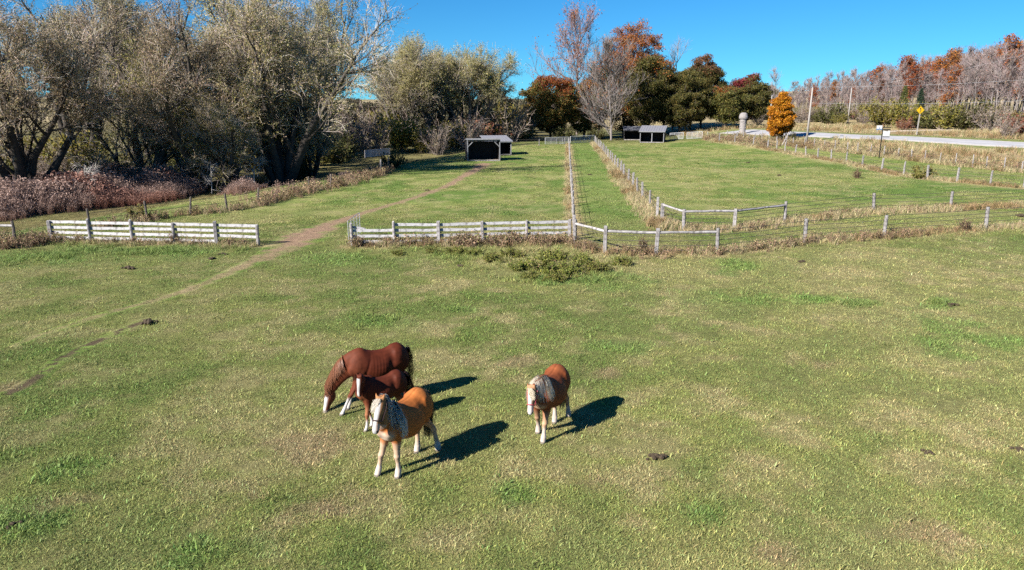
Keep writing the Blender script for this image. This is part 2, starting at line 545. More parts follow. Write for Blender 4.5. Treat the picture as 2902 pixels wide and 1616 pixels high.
M['ground'] = ground_mat('pasture_ground')
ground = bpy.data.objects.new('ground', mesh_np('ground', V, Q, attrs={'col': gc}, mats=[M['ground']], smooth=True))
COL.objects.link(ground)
tag(ground, kind='structure')


# ------------------------------------------------------------------ strips laid on the ground: path, road, gravel track
def spline(pts, n):
    """Catmull-Rom through 2-D points, n samples"""
    P_ = np.array([(p[0], p[1]) for p in pts], float)
    P_ = np.concatenate([[2 * P_[0] - P_[1]], P_, [2 * P_[-1] - P_[-2]]])
    m = len(pts) - 1
    t = np.linspace(0, m - 1e-6, n); i = t.astype(int); f = (t - i)[:, None]
    a, b, c, d = P_[i], P_[i + 1], P_[i + 2], P_[i + 3]
    return 0.5 * ((2 * b) + (-a + c) * f + (2 * a - 5 * b + 4 * c - d) * f * f + (-a + 3 * b - 3 * c + d) * f ** 3), t


def strip(name, pts, half, z, ncol=9, n=260, colour=None, mat=None, kind='structure', jitter=0.0):
    c, t = spline(pts, n)
    tan = np.gradient(c, axis=0); tan /= np.linalg.norm(tan, axis=1)[:, None] + 1e-9
    nor = np.stack([tan[:, 1], -tan[:, 0]], 1)
    hw = np.interp(t, np.arange(len(pts)), half) if hasattr(half, '__len__') else np.full(n, half)
    s = np.linspace(-1, 1, ncol)
    P_ = c[:, None] + nor[:, None] * (s[None, :] * hw[:, None])[..., None]
    X, Y = P_[..., 0], P_[..., 1]
    if jitter:
        e = (np.abs(s) > 0.99)[None, :]
        X = X + e * nor[:, None, 0] * s[None] * jitter * (fbm(X * 1.3, Y * 1.3, 3, 31) - 0.5)
        Y = Y + e * nor[:, None, 1] * s[None] * jitter * (fbm(X * 1.3, Y * 1.3, 3, 31) - 0.5)
    Z = terrain(X, Y) + z * (1 - s[None] ** 6) - 0.02 * (np.abs(s) > 0.99)[None]
    ii = (np.arange(n - 1)[:, None] * ncol + np.arange(ncol - 1)[None]).ravel()
    Q_ = np.stack([ii, ii + 1, ii + ncol + 1, ii + ncol], 1)
    col = colour(X, Y, np.broadcast_to(s[None], X.shape), np.broadcast_to(t[:, None], X.shape)).reshape(-1, 3)
    me = mesh_np(name, np.stack([X, Y, Z], -1).reshape(-1, 3), Q_, attrs={'col': col}, mats=[mat], smooth=True)
    o = bpy.data.objects.new(name, me); COL.objects.link(o)
    return tag(o, kind=kind)


def path_col(X, Y, s, t):
    g = gcol(X, Y)
    d = np.interp(t.ravel(), np.arange(len(PATH_D)), PATH_D).reshape(t.shape)
    n = fbm(X * 1.7, Y * 1.7, 4, 21)
    f = (1 - sstep(0.2, 0.95, np.abs(s) + (n - 0.5) * 1.3)) * d
    f = np.where(np.abs(s) > 0.999, 0, f)
    return g * (1 - f[..., None]) + (C_SOIL * (0.85 + 0.3 * n)[..., None]) * f[..., None]


strip('dirt_path', PATH, [w * 1.4 for w in PATH_W], 0.014, 15, 700, path_col, M['ground'])
# worn rut in the near pasture, left
RUT = line((420, 905), (330, 945), (240, 985), (170, 1020), (100, 1075), (20, 1120))
def rut_col(X, Y, s, t):
    g = gcol(X, Y); n = fbm(X * 3, Y * 3, 4, 22)
    f = np.where(np.abs(s) > 0.999, 0, (1 - sstep(0.2, 0.9, np.abs(s) + (n - 0.5))) * 0.95 * sstep(0.40, 0.52, n + 0.06))
    return g * (1 - f[..., None]) + np.array((0.075, 0.052, 0.036)) * f[..., None]
strip('dirt_rut', RUT, 0.34, 0.014, 11, 240, rut_col, M['ground'])

M['asphalt'] = attr_mat('worn_asphalt', 'col', 0.9, 0.2, nscale=2.0, namp=0.12)
def road_col(X, Y, s, t):
    n = fbm(X * 0.5, Y * 0.5, 4, 23)
    c = np.zeros(X.shape + (3,)) + np.array((0.32, 0.315, 0.325))
    c = c * (0.88 + 0.24 * n)[..., None]
    c = c * np.where((np.abs(np.abs(s) - 0.45) < 0.12), 0.9, 1.0)[..., None]
    return c
strip('gravel_shoulder', L_ROAD, 4.3, 0.03, 9, 300, lambda X, Y, s, t: np.zeros(X.shape + (3,)) + np.array((0.36, 0.33, 0.29)) * (0.8 + 0.4 * fbm(X, Y, 3, 24))[..., None], M['asphalt'], jitter=1.2)
strip('road', L_ROAD, 3.3, 0.06, 13, 300, road_col, M['asphalt'])
TRACK = line((2500, 374), (2560, 371), (2640, 369), (2720, 366), (2780, 363), (2835, 360))
strip('gravel_track', TRACK, [0.8, 1.6, 1.9, 2.1, 2.2, 2.2], 0.05, 7, 120, lambda X, Y, s, t: np.zeros(X.shape + (3,)) + np.array((0.40, 0.33, 0.26)) * (0.8 + 0.4 * fbm(X, Y, 3, 25))[..., None], M['asphalt'], jitter=0.8)


# ------------------------------------------------------------------ grass and other ground cover (uncountable: one object each)
def blades(seed, n, rad, hmin, hmax, w, lean, nseg=2, col=None, droop=0.25, rbase=None):
    """one tuft: n bent blades rooted within rad; colour attribute col(n,3)"""
    rs = np.random.RandomState(seed)
    a = rs.rand(n) * 6.283; r = rad * np.sqrt(rs.rand(n))
    base = np.stack([r * np.cos(a), r * np.sin(a), np.full(n, -0.01)], 1)
    az = rs.rand(n) * 6.283 if rbase is None else a + rs.randn(n) * 0.6
    h = hmin + (hmax - hmin) * rs.rand(n)
    le = lean * (0.3 + rs.rand(n))
    d = np.stack([np.cos(az) * np.sin(le), np.sin(az) * np.sin(le), np.cos(le)], 1)
    side = np.stack([-np.sin(az + rs.randn(n) * .8), np.cos(az + rs.randn(n) * .8), np.zeros(n)], 1)
    V_, Q_, T_ = [], [], []
    cen = [base]
    dd = d.copy()
    for k in range(nseg):
        cen.append(cen[-1] + dd * (h / nseg)[:, None])
        dd = dd + np.stack([np.cos(az), np.sin(az), np.full(n, -0.5)], 1) * droop
        dd /= np.linalg.norm(dd, axis=1)[:, None]
    cen = np.stack(cen, 1)
    ww = w * (0.6 + 0.8 * rs.rand(n))
    rings = []
    for k in range(nseg):
        f = 1 - 0.45 * k / nseg
        rings += [cen[:, k] - side * (ww * f * .5)[:, None], cen[:, k] + side * (ww * f * .5)[:, None]]
    rings.append(cen[:, nseg])
    V_ = np.stack(rings, 1)                       # n, 2*nseg+1, 3
    m = V_.shape[1]
    off = np.arange(n)[:, None] * m
    quads = np.concatenate([off + np.array([[2 * k, 2 * k + 1, 2 * k + 3, 2 * k + 2]]) for k in range(nseg - 1)]) if nseg > 1 else None
    tris = off + np.array([[2 * nseg - 2, 2 * nseg - 1, 2 * nseg]])
    cv = np.repeat(col, m, 0) if col is not None else None
    return V_.reshape(-1, 3), quads, tris, cv


def tuft_obj(name, mat, V_, quads, tris, cv):
    o = bpy.data.objects.new(name, mesh_np(name, V_, quads, tris, attrs={'col': cv}, mats=[mat]))
    return o


def gn_scatter(name, pts, rot, scl, col, idx, variants, label, cat):
    """instances of the variants on given points, as ONE stuff object"""
    me = bpy.data.meshes.new(name)
    me.vertices.add(len(pts)); me.vertices.foreach_set('co', np.asarray(pts, np.float32).ravel())
    a = me.attributes.new('rot', 'FLOAT_VECTOR', 'POINT'); a.data.foreach_set('vector', np.asarray(rot, np.float32).ravel())
    a = me.attributes.new('scl', 'FLOAT_VECTOR', 'POINT'); a.data.foreach_set('vector', np.asarray(scl, np.float32).ravel())
    a = me.attributes.new('gcol', 'FLOAT_COLOR', 'POINT'); a.data.foreach_set('color', np.concatenate([col, np.ones((len(col), 1))], 1).astype(np.float32).ravel())
    a = me.attributes.new('idx', 'INT', 'POINT'); a.data.foreach_set('value', np.asarray(idx, np.int32))
    cl = bpy.data.collections.new(name + '_source')
    for v in variants: cl.objects.link(v)
    o = bpy.data.objects.new(name, me); COL.objects.link(o)
    ng = bpy.data.node_groups.new(name, 'GeometryNodeTree')
    ng.interface.new_socket('Geometry', in_out='INPUT', socket_type='NodeSocketGeometry')
    ng.interface.new_socket('Geometry', in_out='OUTPUT', socket_type='NodeSocketGeometry')
    gi = ng.nodes.new('NodeGroupInput'); go = ng.nodes.new('NodeGroupOutput')
    ci = ng.nodes.new('GeometryNodeCollectionInfo')
    ci.inputs['Collection'].default_value = cl; ci.inputs['Separate Children'].default_value = True; ci.inputs['Reset Children'].default_value = True
    ip = ng.nodes.new('GeometryNodeInstanceOnPoints'); ip.inputs['Pick Instance'].default_value = True
    def na(nm, dt):
        n_ = ng.nodes.new('GeometryNodeInputNamedAttribute'); n_.data_type = dt; n_.inputs[0].default_value = nm
        return n_.outputs[0]
    ng.links.new(gi.outputs[0], ip.inputs['Points']); ng.links.new(ci.outputs[0], ip.inputs['Instance'])
    ng.links.new(na('idx', 'INT'), ip.inputs['Instance Index'])
    ng.links.new(na('rot', 'FLOAT_VECTOR'), ip.inputs['Rotation']); ng.links.new(na('scl', 'FLOAT_VECTOR'), ip.inputs['Scale'])
    ng.links.new(ip.outputs[0], go.inputs[0])
    md = o.modifiers.new('scatter', 'NODES'); md.node_group = ng
    return tag(o, label, cat, kind='stuff')


M['grass'] = attr_mat('grass_blade', 'col', 0.65, 0.25, translucent=0.25, instancer='gcol')
RS = np.random.RandomState(11)


def tint(n, rs, var=0.25, straw=0.2):
    c = np.ones((n, 3)) * (1 + var * rs.randn(n, 1)).clip(0.45, 1.7)
    c *= 1 + 0.07 * rs.randn(n, 3)
    m = rs.rand(n) < straw
    c[m] = c[m] * np.array((1.55, 1.32, 1.5))
    return c.clip(0.2, 2.6)


short = []
for k in range(6):
    rs = np.random.RandomState(100 + k)
    n = 30
    short.append(tuft_obj('grass_tuft', M['grass'], *blades(200 + k, n, 0.15, 0.022, 0.07, 0.0075, 1.0, 2, tint(n, rs, .25, .2), 0.3)))
# near pasture
def near_points(n_try, y0, y1, half, power=1.0):
    u = RS.rand(n_try)
    y = y0 * (y1 / y0) ** (u ** power)            # denser near the camera
    x = (RS.rand(n_try) * 2 - 1) * (half * y + 3)
    return x, y


nx_, ny_ = near_points(180000, 7.5, 48, 0.80)
dp, pp = seg_dist(nx_, ny_, PATH)
pw = np.interp(pp, np.arange(len(PATH)), PATH_W); pd = np.interp(pp, np.arange(len(PATH)), PATH_D)
keep = ~((dp < pw * 1.0) & (RS.rand(len(dp)) < pd * 1.02))
dru, _ = seg_dist(nx_, ny_, RUT)
keep &= ~((dru < 0.10 + 0.26 * fbm(nx_ * 2.5, ny_ * 2.5, 2, 47)) & (RS.rand(len(dru)) < .93))
keep &= (fbm(nx_ * 0.9, ny_ * 0.9, 3, 41) + 0.35 * RS.rand(len(nx_)) > 0.43) & (fbm(nx_ * 4.5, ny_ * 4.5, 2, 46) + 0.4 * RS.rand(len(nx_)) > 0.42)
nx_, ny_ = nx_[keep], ny_[keep]
n = len(nx_)
sc = (0.55 + 0.9 * RS.rand(n) ** 1.6) * (0.9 + 0.012 * (ny_ - 10).clip(0, 40))
gcl = gcol(nx_, ny_)
sc *= 1 + 0.55 * (sstep(0.035, 0.07, gcl[:, 1] - gcl[:, 0]))
sc *= np.where(RS.rand(n) < 0.10, 1.6, 1.0)
sc3 = np.stack([sc, sc, sc * (0.7 + 0.6 * RS.rand(n))], 1)
rot = np.stack([0.1 * RS.randn(n), 0.1 * RS.randn(n), RS.rand(n) * 6.283], 1)
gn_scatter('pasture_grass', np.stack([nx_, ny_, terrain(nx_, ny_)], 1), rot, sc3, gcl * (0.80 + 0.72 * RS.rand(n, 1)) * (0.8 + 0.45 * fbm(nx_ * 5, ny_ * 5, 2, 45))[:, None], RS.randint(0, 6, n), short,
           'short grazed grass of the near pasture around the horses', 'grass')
# paddocks behind the fences
mx_, my_ = near_points(85000, 40, 150, 0.75, 0.8)
dp, pp = seg_dist(mx_, my_, PATH)
keep = (dp > np.interp(pp, np.arange(len(PATH)), PATH_W)) & (fbm(mx_ * 0.35, my_ * 0.35, 3, 42) > 0.42)
keep &= seg_dist(mx_, my_, L_ROAD)[0] > 4.8
mx_, my_ = mx_[keep], my_[keep]; n = len(mx_)
gcl = gcol(mx_, my_)
sc = (1.2 + 1.0 * RS.rand(n)) * (1 + 0.006 * (my_ - 40))
gn_scatter('paddock_grass', np.stack([mx_, my_, terrain(mx_, my_)], 1), np.stack([0.1 * RS.randn(n), 0.1 * RS.randn(n), RS.rand(n) * 6.283], 1),
           np.stack([sc * 1.3, sc * 1.3, sc * (0.5 + 0.6 * RS.rand(n))], 1), gcl * (0.68 + 0.8 * RS.rand(n, 1)), RS.randint(0, 6, n), [v.copy() for v in short],
           'green grass of the fenced paddocks and lane', 'grass')

# tall dry grass along fences and the road verge
M['dry'] = attr_mat('dry_grass_blade', 'col', 0.7, 0.2, translucent=0.2, instancer='gcol')
tall = []
for k in range(5):
    rs = np.random.RandomState(300 + k); n = 34
    c = np.array((0.43, 0.335, 0.20)) * (0.7 + 0.6 * rs.rand(n, 1)) * (1 + 0.06 * rs.randn(n, 3))
    g_ = rs.rand(n) < 0.28; c[g_] = np.array((0.13, 0.16, 0.05))
    tall.append(tuft_obj('dry_tuft', M['dry'], *blades(400 + k, n, 0.22, 0.22, 0.62, 0.016, 0.33, 3, c, 0.16)))


def along(L, n, w, rs, off=0.0, t0=0.0, t1=1.0):
    A = np.array([(p[0], p[1]) for p in L]); seg = np.linalg.norm(np.diff(A, axis=0), axis=1); cum = np.concatenate([[0], np.cumsum(seg)])
    s = (t0 + (t1 - t0) * rs.rand(n)) * cum[-1]
    i = np.clip(np.searchsorted(cum, s) - 1, 0, len(seg) - 1); f = ((s - cum[i]) / seg[i])[:, None]
    p = A[i] * (1 - f) + A[i + 1] * f
    d = (A[i + 1] - A[i]) / seg[i][:, None]
    o = rs.randn(n, 1) * w + off
    return p + np.stack([d[:, 1], -d[:, 0]], 1) * o


pts = [(along(L_LANE_R, 1100, 0.28, RS, -0.35), .75), (along(L_LANE_L, 420, 0.18, RS, -.25), .6), (along(L_FRONT, 600, 0.34, RS), .62), (along(L_SECOND, 850, 0.42, RS, .25), .78),
       (along(L_PADDOCK_R, 1300, 0.42, RS), .75), (along(L_WHITE_L, 240, 0.3, RS, .1), .5), (along(L_WHITE_C, 300, 0.3, RS), .65), (along(L_ROADSIDE, 1000, 0.5, RS), 1.05),
       (along(L_CREEK, 380, .5, RS), .7), (along([at(1868, 655), at(1845, 612), at(1800, 560), at(1740, 480)], 500, 0.4, RS), .85)]
P2 = np.concatenate([p for p, _ in pts]); S2 = np.concatenate([np.full(len(p), s) for p, s in pts])
# verge
vx = RS.rand(26000) * 150 + 10; vy = RS.rand(26000) * 120 + 55
s_ = poly_side(vx, vy, L_ROADSIDE); dr_, _ = seg_dist(vx, vy, L_ROAD)
k_ = (s_ > 0.3) & (dr_ > 6.5) & (seg_dist(vx, vy, TRACK)[0] > 3.0) & ~((vx > TRACK[0][0] - 4) & (seg_dist(vx, vy, [TRACK[0], TRACK[-1]])[0] < 9) & (vy < TRACK[-1][1] + 2)) & (fbm(vx * .2, vy * .2, 3, 51) > 0.36) & (np.abs(vx / vy) < 0.85) & (vy < 160)
P2 = np.concatenate([P2, np.stack([vx[k_], vy[k_]], 1)]); S2 = np.concatenate([S2, np.full(k_.sum(), 1.5)])
n = len(P2)
tt_ = (0.75 + 0.5 * RS.rand(n))
patch = fbm(P2[:, 0] * .25, P2[:, 1] * .25, 3, 52)
cc = np.ones((n, 3)) * (0.75 + 0.4 * RS.rand(n, 1))
cc = np.where((patch > 0.56)[:, None], cc * np.array((0.72, 0.62, 0.56)), cc)
gn_scatter('dry_grass', np.stack([P2[:, 0], P2[:, 1], terrain(P2[:, 0], P2[:, 1])], 1), np.stack([.12 * RS.randn(n), .12 * RS.randn(n), RS.rand(n) * 6.283], 1),
           np.stack([S2 * tt_ * 1.1, S2 * tt_ * 1.1, S2 * tt_ * (0.8 + .5 * RS.rand(n))], 1), cc, RS.randint(0, 5, n), tall,
           'tall straw coloured grass along the fence lines and road verge', 'grass')
# ================================================================== fences
rp = random.Random(5)
M['gatepaint'] = noise_mat('pale_gate_paint', (0.34, 0.34, 0.35), (0.46, 0.46, 0.47), 6, rough=.5, bump=0)


def post_mesh(seed, h, w, mat, sides=0):
    """a post of height 1 x given size: split square or round, with a worn top"""
    r = random.Random(seed); m = MB()
    if sides:
        k = [(0, -0.15), (0, .3 * h), (0, .7 * h), (0, h * .985), (0, h)]
        m.tube([(r.uniform(-.012, .012), r.uniform(-.012, .012), z) for _, z in k], [w * .52, w * .5, w * .49, w * .46, w * .36], sides)
        return m.mesh('post', mat)
    m.box((0, 0, h / 2 - 0.08), (w, w * .9, h + 0.16), taper=r.uniform(.86, .97))
    me = m.mesh('post', mat, bevel=w * .09)
    for v in me.vertices:
        if v.co.z > h * .8: v.co.z += (v.co.x * r.uniform(-.35, .35) + v.co.y * r.uniform(-.3, .3))
    return me


POSTS = {
    'white': [post_mesh(k, 1.20, 0.17, M['wood'], 9 if k % 2 else 0) for k in range(4)],
    'brace': [post_mesh(10 + k, 1.34, 0.20, M['wood'], 9 if k % 2 else 0) for k in range(4)],
    'lane': [post_mesh(20 + k, 1.22, 0.15, M['wood'], 8 if k % 2 else 0) for k in range(5)],
    'thin': [post_mesh(30 + k, 1.45, 0.105, M['wood'], 7 if k % 2 else 0) for k in range(5)],
    'dark': [post_mesh(40 + k, 1.25, 0.15, M['oldwood'], 8) for k in range(3)],
}


def put_post(fence, p, kind, hs_=1.0, ws=1.0, lean=0.03):
    r = rp
    q = Vector((p[0], p[1], tz(p[0], p[1])))
    return part('post', r.choice(POSTS[kind]), fence, q, (r.gauss(0, lean), r.gauss(0, lean), r.uniform(-.25, .25)),
                (ws * r.uniform(.9, 1.1), ws * r.uniform(.9, 1.1), hs_ * r.uniform(.94, 1.06)))


_bm = {}


def beam(fence, name, a, b, hgt, thk, mat, bow=0.0):
    """a board or rail between two world points"""
    a = Vector(a); b = Vector(b); d = b - a; L = d.length
    r = rp; m = MB(); n = 4
    key = None
    for i in range(n):
        x0, x1 = -L / 2 + L * i / n, -L / 2 + L * (i + 1) / n
    pts = [-L / 2 + L * i / n for i in range(n + 1)]
    z = [r.uniform(-.01, .01) + bow * (1 - (2 * i / n - 1) ** 2) for i in range(n + 1)]
    v = []; hh = [hgt / 2 * r.uniform(.93, 1.07) for _ in range(n + 1)]
    for i, x in enumerate(pts):
        m.v += [Vector((x, -thk / 2, z[i] - hh[i])), Vector((x, thk / 2, z[i] - hh[i])), Vector((x, thk / 2, z[i] + hh[i])), Vector((x, -thk / 2, z[i] + hh[i]))]
    for i in range(n):
        for k in range(4):
            j = (k + 1) % 4
            m.f.append((4 * i + k, 4 * i + j, 4 * i + 4 + j, 4 * i + 4 + k))
    m.f += [(0, 1, 2, 3), (4 * n, 4 * n + 1, 4 * n + 2, 4 * n + 3)]
    me = m.mesh(name, mat)
    rot = Matrix.Rotation(math.atan2(d.y, d.x), 4, 'Z') @ Matrix.Rotation(-math.atan2(d.z, math.hypot(d.x, d.y)), 4, 'Y')
    return part(name, me, fence, (a + b) / 2, rot)


def log_rail(fence, a, b, r0=0.075):
    a = Vector(a); b = Vector(b); d = b - a; L = d.length; r = rp; m = MB()
    m.tube([(-L / 2 + L * i / 5, r.uniform(-.015, .015), r.uniform(-.015, .015)) for i in range(6)], [r0 * r.uniform(.85, 1.1) for _ in range(6)], 8)
    rot = Matrix.Rotation(math.atan2(d.y, d.x), 4, 'Z') @ Matrix.Rotation(-math.atan2(d.z, math.hypot(d.x, d.y)), 4, 'Y')
    return part('rail', m.mesh('rail', M['rail']), fence, (a + b) / 2, rot)


def wire(fence, pts, z, rad=0.007, name='wire', sag=0.02):
    m = MB(); q = []
    o = Vector(pts[0])
    for i, p in enumerate(pts):
        p = Vector(p); q.append(Vector((p.x, p.y, tz(p.x, p.y) + z + rp.uniform(-.012, .012))) - o)
        if i < len(pts) - 1:
            c = (p + Vector(pts[i + 1])) / 2
            q.append(Vector((c.x, c.y, tz(c.x, c.y) + z - sag)) - o)
    m.tube(q, rad, 4)
    return part(name, m.mesh(name, M['wire']), fence, o)


def gp(p, z=0.0):
    return Vector((p[0], p[1], tz(p[0], p[1]) + z))


# --- white board fences in the near field
def board_fence(label, L, heights, skip=(), back=0.085, tops=None):
    f = thing('board_fence', label, 'fence', gp(L[0]))
    for p in L: put_post(f, p, 'white', lean=.012)
    for i in range(len(L) - 1):
        a, b = Vector(L[i]), Vector(L[i + 1]); d = (b - a).normalized(); nrm = Vector((-d.y, d.x, 0)) * back
        if nrm.y < 0: nrm = -nrm
        for k, h in enumerate(heights):
            if (i, k) in skip: continue
            beam(f, 'board', gp(a, h + rp.uniform(-.02, .02)) + nrm + d * .01, gp(b, h + rp.uniform(-.02, .02)) + nrm - d * .01, 0.150, 0.032, M['board'])
    return f


board_fence('white four board fence on the left of the path', L_WHITE_L, (1.06, 0.77, 0.48, 0.19), skip={(4, 3)})
fc = board_fence('white board fence with weeds along its foot right of the path', L_WHITE_C, (1.08, 0.79, 0.49, 0.19), skip={(0, 0)})
a0, b0 = gp(L_WHITE_C[0], 1.0), gp(L_WHITE_C[0] + (L_WHITE_C[1] - L_WHITE_C[0]) * .33, .86)
beam(fc, 'board', a0 + Vector((0, .11, 0)), b0 + Vector((0, .13, 0)), .14, .03, M['board'])

# --- far left stub of an older dark fence
f = thing('rail_fence', 'dark weathered fence post with a rail at the left edge', 'fence', at(45, 693))
p0_, p1_ = at(45, 693), at(-70, 690)
put_post(f, p0_, 'dark'); put_post(f, p1_, 'dark')
log_rail(f, gp(p0_, 1.02), gp(p1_, 1.0), .065)
wire(f, [p0_, p1_], .6)

# --- mesh gate standing open behind the first post of the centre fence
g0 = at(989, 694); g1 = Vector((-8.75, g0.y + 3.0, 0))
g0 = gp(g0)
gate = thing('wire_gate', 'galvanised mesh gate swung open at the end of the white fence', 'gate', g0)
def mesh_gate(gate, a, b, z0, z1, nv, nh, rad=0.018, mat=None):
    mat = mat or M['galv']
    a = Vector(a); b = Vector(b); d = b - a
    o = gp(a)
    P_ = lambda t, z: gp(a + d * t, z) - o
    m = MB(); m.tube([P_(0, z0), P_(0, z1), ], rad * 1.5); m.tube([P_(1, z0), P_(1, z1)], rad * 1.5); m.tube([P_(0, z0), P_(1, z0)], rad * 1.5); m.tube([P_(0, z1), P_(1, z1)], rad * 1.5)
    part('gate_frame', m.mesh('gate_frame', mat), gate, o)
    for i in range(1, nv):
        m = MB().tube([P_(i / nv, z0), P_(i / nv, z1)], rad); part('upright', m.mesh('upright', mat), gate, o)
    for i in range(1, nh):
        z = z0 + (z1 - z0) * i / nh
        m = MB().tube([P_(0, z), P_(1, z)], rad); part('bar', m.mesh('bar', mat), gate, o)
mesh_gate(gate, g0, g1, .12, 1.28, 4, 7, .011)

# --- front rail-and-wire fence, and the second one behind the lane mouth
def wire_fence(name, label, L, kind, nrail=0, wires=(1.2, .95, .7, .45, .2), rail_z=1.12, hs_=1.0, spacing=None, post_kind2=None, ws=1.0, wrad=0.014, lean=.03):
    f = thing(name, label, 'fence', gp(L[0]))
    pts = [Vector(p) for p in L]
    if spacing:
        c, t = np.array([(p.x, p.y) for p in pts]), None
        seg = np.linalg.norm(np.diff(c, axis=0), axis=1); cum = np.concatenate([[0], np.cumsum(seg)])
        n = max(2, int(cum[-1] / spacing) + 1)
        s = np.linspace(0, cum[-1], n) + np.array([0] + [rp.uniform(-.25, .25) * spacing * .5 for _ in range(n - 2)] + [0])
        pts = [Vector((np.interp(q, cum, c[:, 0]), np.interp(q, cum, c[:, 1]), 0)) for q in s]
    for i, p in enumerate(pts):
        put_post(f, p, kind if not (post_kind2 and rp.random() < .16) else post_kind2, hs_, ws, lean)
    for i in range(nrail):
        log_rail(f, gp(pts[i], rail_z), gp(pts[i + 1], rail_z), .07)
    for z in wires: wire(f, pts, z, wrad)
    return f, pts


wire_fence('rail_and_wire_fence', 'rail and wire fence running right from the corner of the lane, nearest of all', L_FRONT, 'brace', 3)
wire_fence('rail_and_wire_fence', 'rail and wire fence in front of the right paddock, behind the nearest one', L_SECOND, 'brace', 3, hs_=.97)
wire_fence('lane_fence', 'post and wire fence along the left side of the grassy lane', L_LANE_L, 'lane', 0, (1.05, .75, .45), spacing=3.9, ws=1.1)
wire_fence('lane_fence', 'post and wire fence along the right side of the grassy lane', L_LANE_R, 'lane', 0, (1.05, .75, .45), spacing=4.1, hs_=1.1, ws=1.1)
wire_fence('paddock_fence', 'post and wire fence along the far right side of the right paddock', L_PADDOCK_R, 'lane', 0, (1.05, .7, .35), ws=1.15, hs_=1.15)
wire_fence('roadside_fence', 'row of thin pale fence posts below the road', L_ROADSIDE, 'thin', 0, (1.1, .6), spacing=2.1, post_kind2='lane')
wire_fence('creek_fence', 'old post and wire fence between the pasture and the reeds', L_CREEK, 'dark', 0, (1.0, .6), lean=.06)
# braced end post leaning in the roadside fence
pb = at(2222, 416)
pr = thing('brace_post', 'pale brace pole leaning beside the yellow tree', 'pole', at(2216, 412))
m = MB().tube([(0, 0, -.1), (1.05, .4, 2.0)], [.09, .08], 7)
part('pole', m.mesh('pole', M['wood']), pr, at(2216, 412))

# --- far fences and gates at the end of the lane
wire_fence('far_fence', 'post and wire fence behind the sheds left of the lane gate', [at(1430, 414), at(1466, 414), at(1530, 413), at(1565, 411), at(1600, 409)], 'lane', 0, (1.1, .8, .5, .2), spacing=4.5, wrad=.012)
g = thing('tube_gate', 'pale tube gate closing the far end of the lane', 'gate', at(1616, 408))
mesh_gate(g, at(1616, 408), at(1684, 404), .15, 1.35, 5, 6, .036, M['gatepaint'])
g = thing('tube_gate', 'long pale tube gate beside the lane gate on its left', 'gate', at(1545, 412))
mesh_gate(g, at(1545, 411.5), at(1610, 409), .15, 1.3, 4, 6, .03, M['gatepaint'])
g = thing('tube_gate', 'pale tube gate to the right of the grey roofed shed', 'gate', at(1898, 396))
mesh_gate(g, at(1898, 397), at(1936, 395), .15, 1.3, 3, 5, .03, M['galv'])
g = thing('tube_gate', 'tube gate in tree shade, right of the other gate', 'gate', at(1946, 395))
mesh_gate(g, at(1946, 395), at(1990, 393), .15, 1.3, 3, 5, .03, M['galv'])
wire_fence('left_far_fence', 'far post and wire fence at the edge of the brush left of the sheds', [at(1065, 428), at(1125, 424), at(1155, 422), at(1193, 420)], 'lane', 0, (1.1, .7, .3))
f0 = thing('rail_fence', 'far single rail between two posts at the edge of the brush', 'fence', at(1155, 422))
log_rail(f0, gp(at(1156, 422), 1.25), gp(at(1192, 420), 1.25), .06)
f1 = thing('lone_post', 'lone pale post at the edge of the brush left of the sheds', 'post', at(1268, 419))
put_post(f1, at(1268, 419), 'lane', 1.2)

# --- white slatted board panel under the big willow
pa, pb = at(1035, 449), at(1105, 443)
f = thing('slatted_fence', 'short pale slatted board panel standing at the edge of the willow shade', 'fence', gp(pa))
for p in (pa, pb): put_post(f, p, 'white', 1.0)
for k in range(5):
    beam(f, 'slat', gp(pa, .25 + .225 * k) + Vector((0, -.11, 0)), gp(pb, .32 + .225 * k) + Vector((0, -.11, 0)), .19, .04, M['board'])
for q, lab in (((1079, 494), 'pale thick post below the slatted panel'), ((1102, 484), 'thin pale post just right of the thick post below the slatted panel')):
    f = thing('lone_post', lab, 'post', at(*q)); put_post(f, at(*q), 'lane', 1.25, 1.2)

# ================================================================== run-in sheds
M['shedboard'] = noise_mat('shed_board', (0.016, 0.015, 0.016), (0.04, 0.038, 0.04), 9, (1, 1, .15), objrand=.2)
M['shedtrim'] = noise_mat('shed_trim', (0.13, 0.13, 0.142), (0.24, 0.24, 0.255), 10, (1, 1, .15), objrand=.1)
M['roof'] = noise_mat('shed_roof', (0.13, 0.13, 0.148), (0.20, 0.20, 0.225), 3, (1, 6, 1), rough=.6, spec=.4, bump=.1)
M['sheddark'] = noise_mat('shed_inside_board', (0.030, 0.026, 0.024), (0.065, 0.055, 0.05), 9, (1, 1, .15))
M['earth'] = noise_mat('bare_earth', (0.20, 0.14, 0.10), (0.32, 0.23, 0.16), 6)


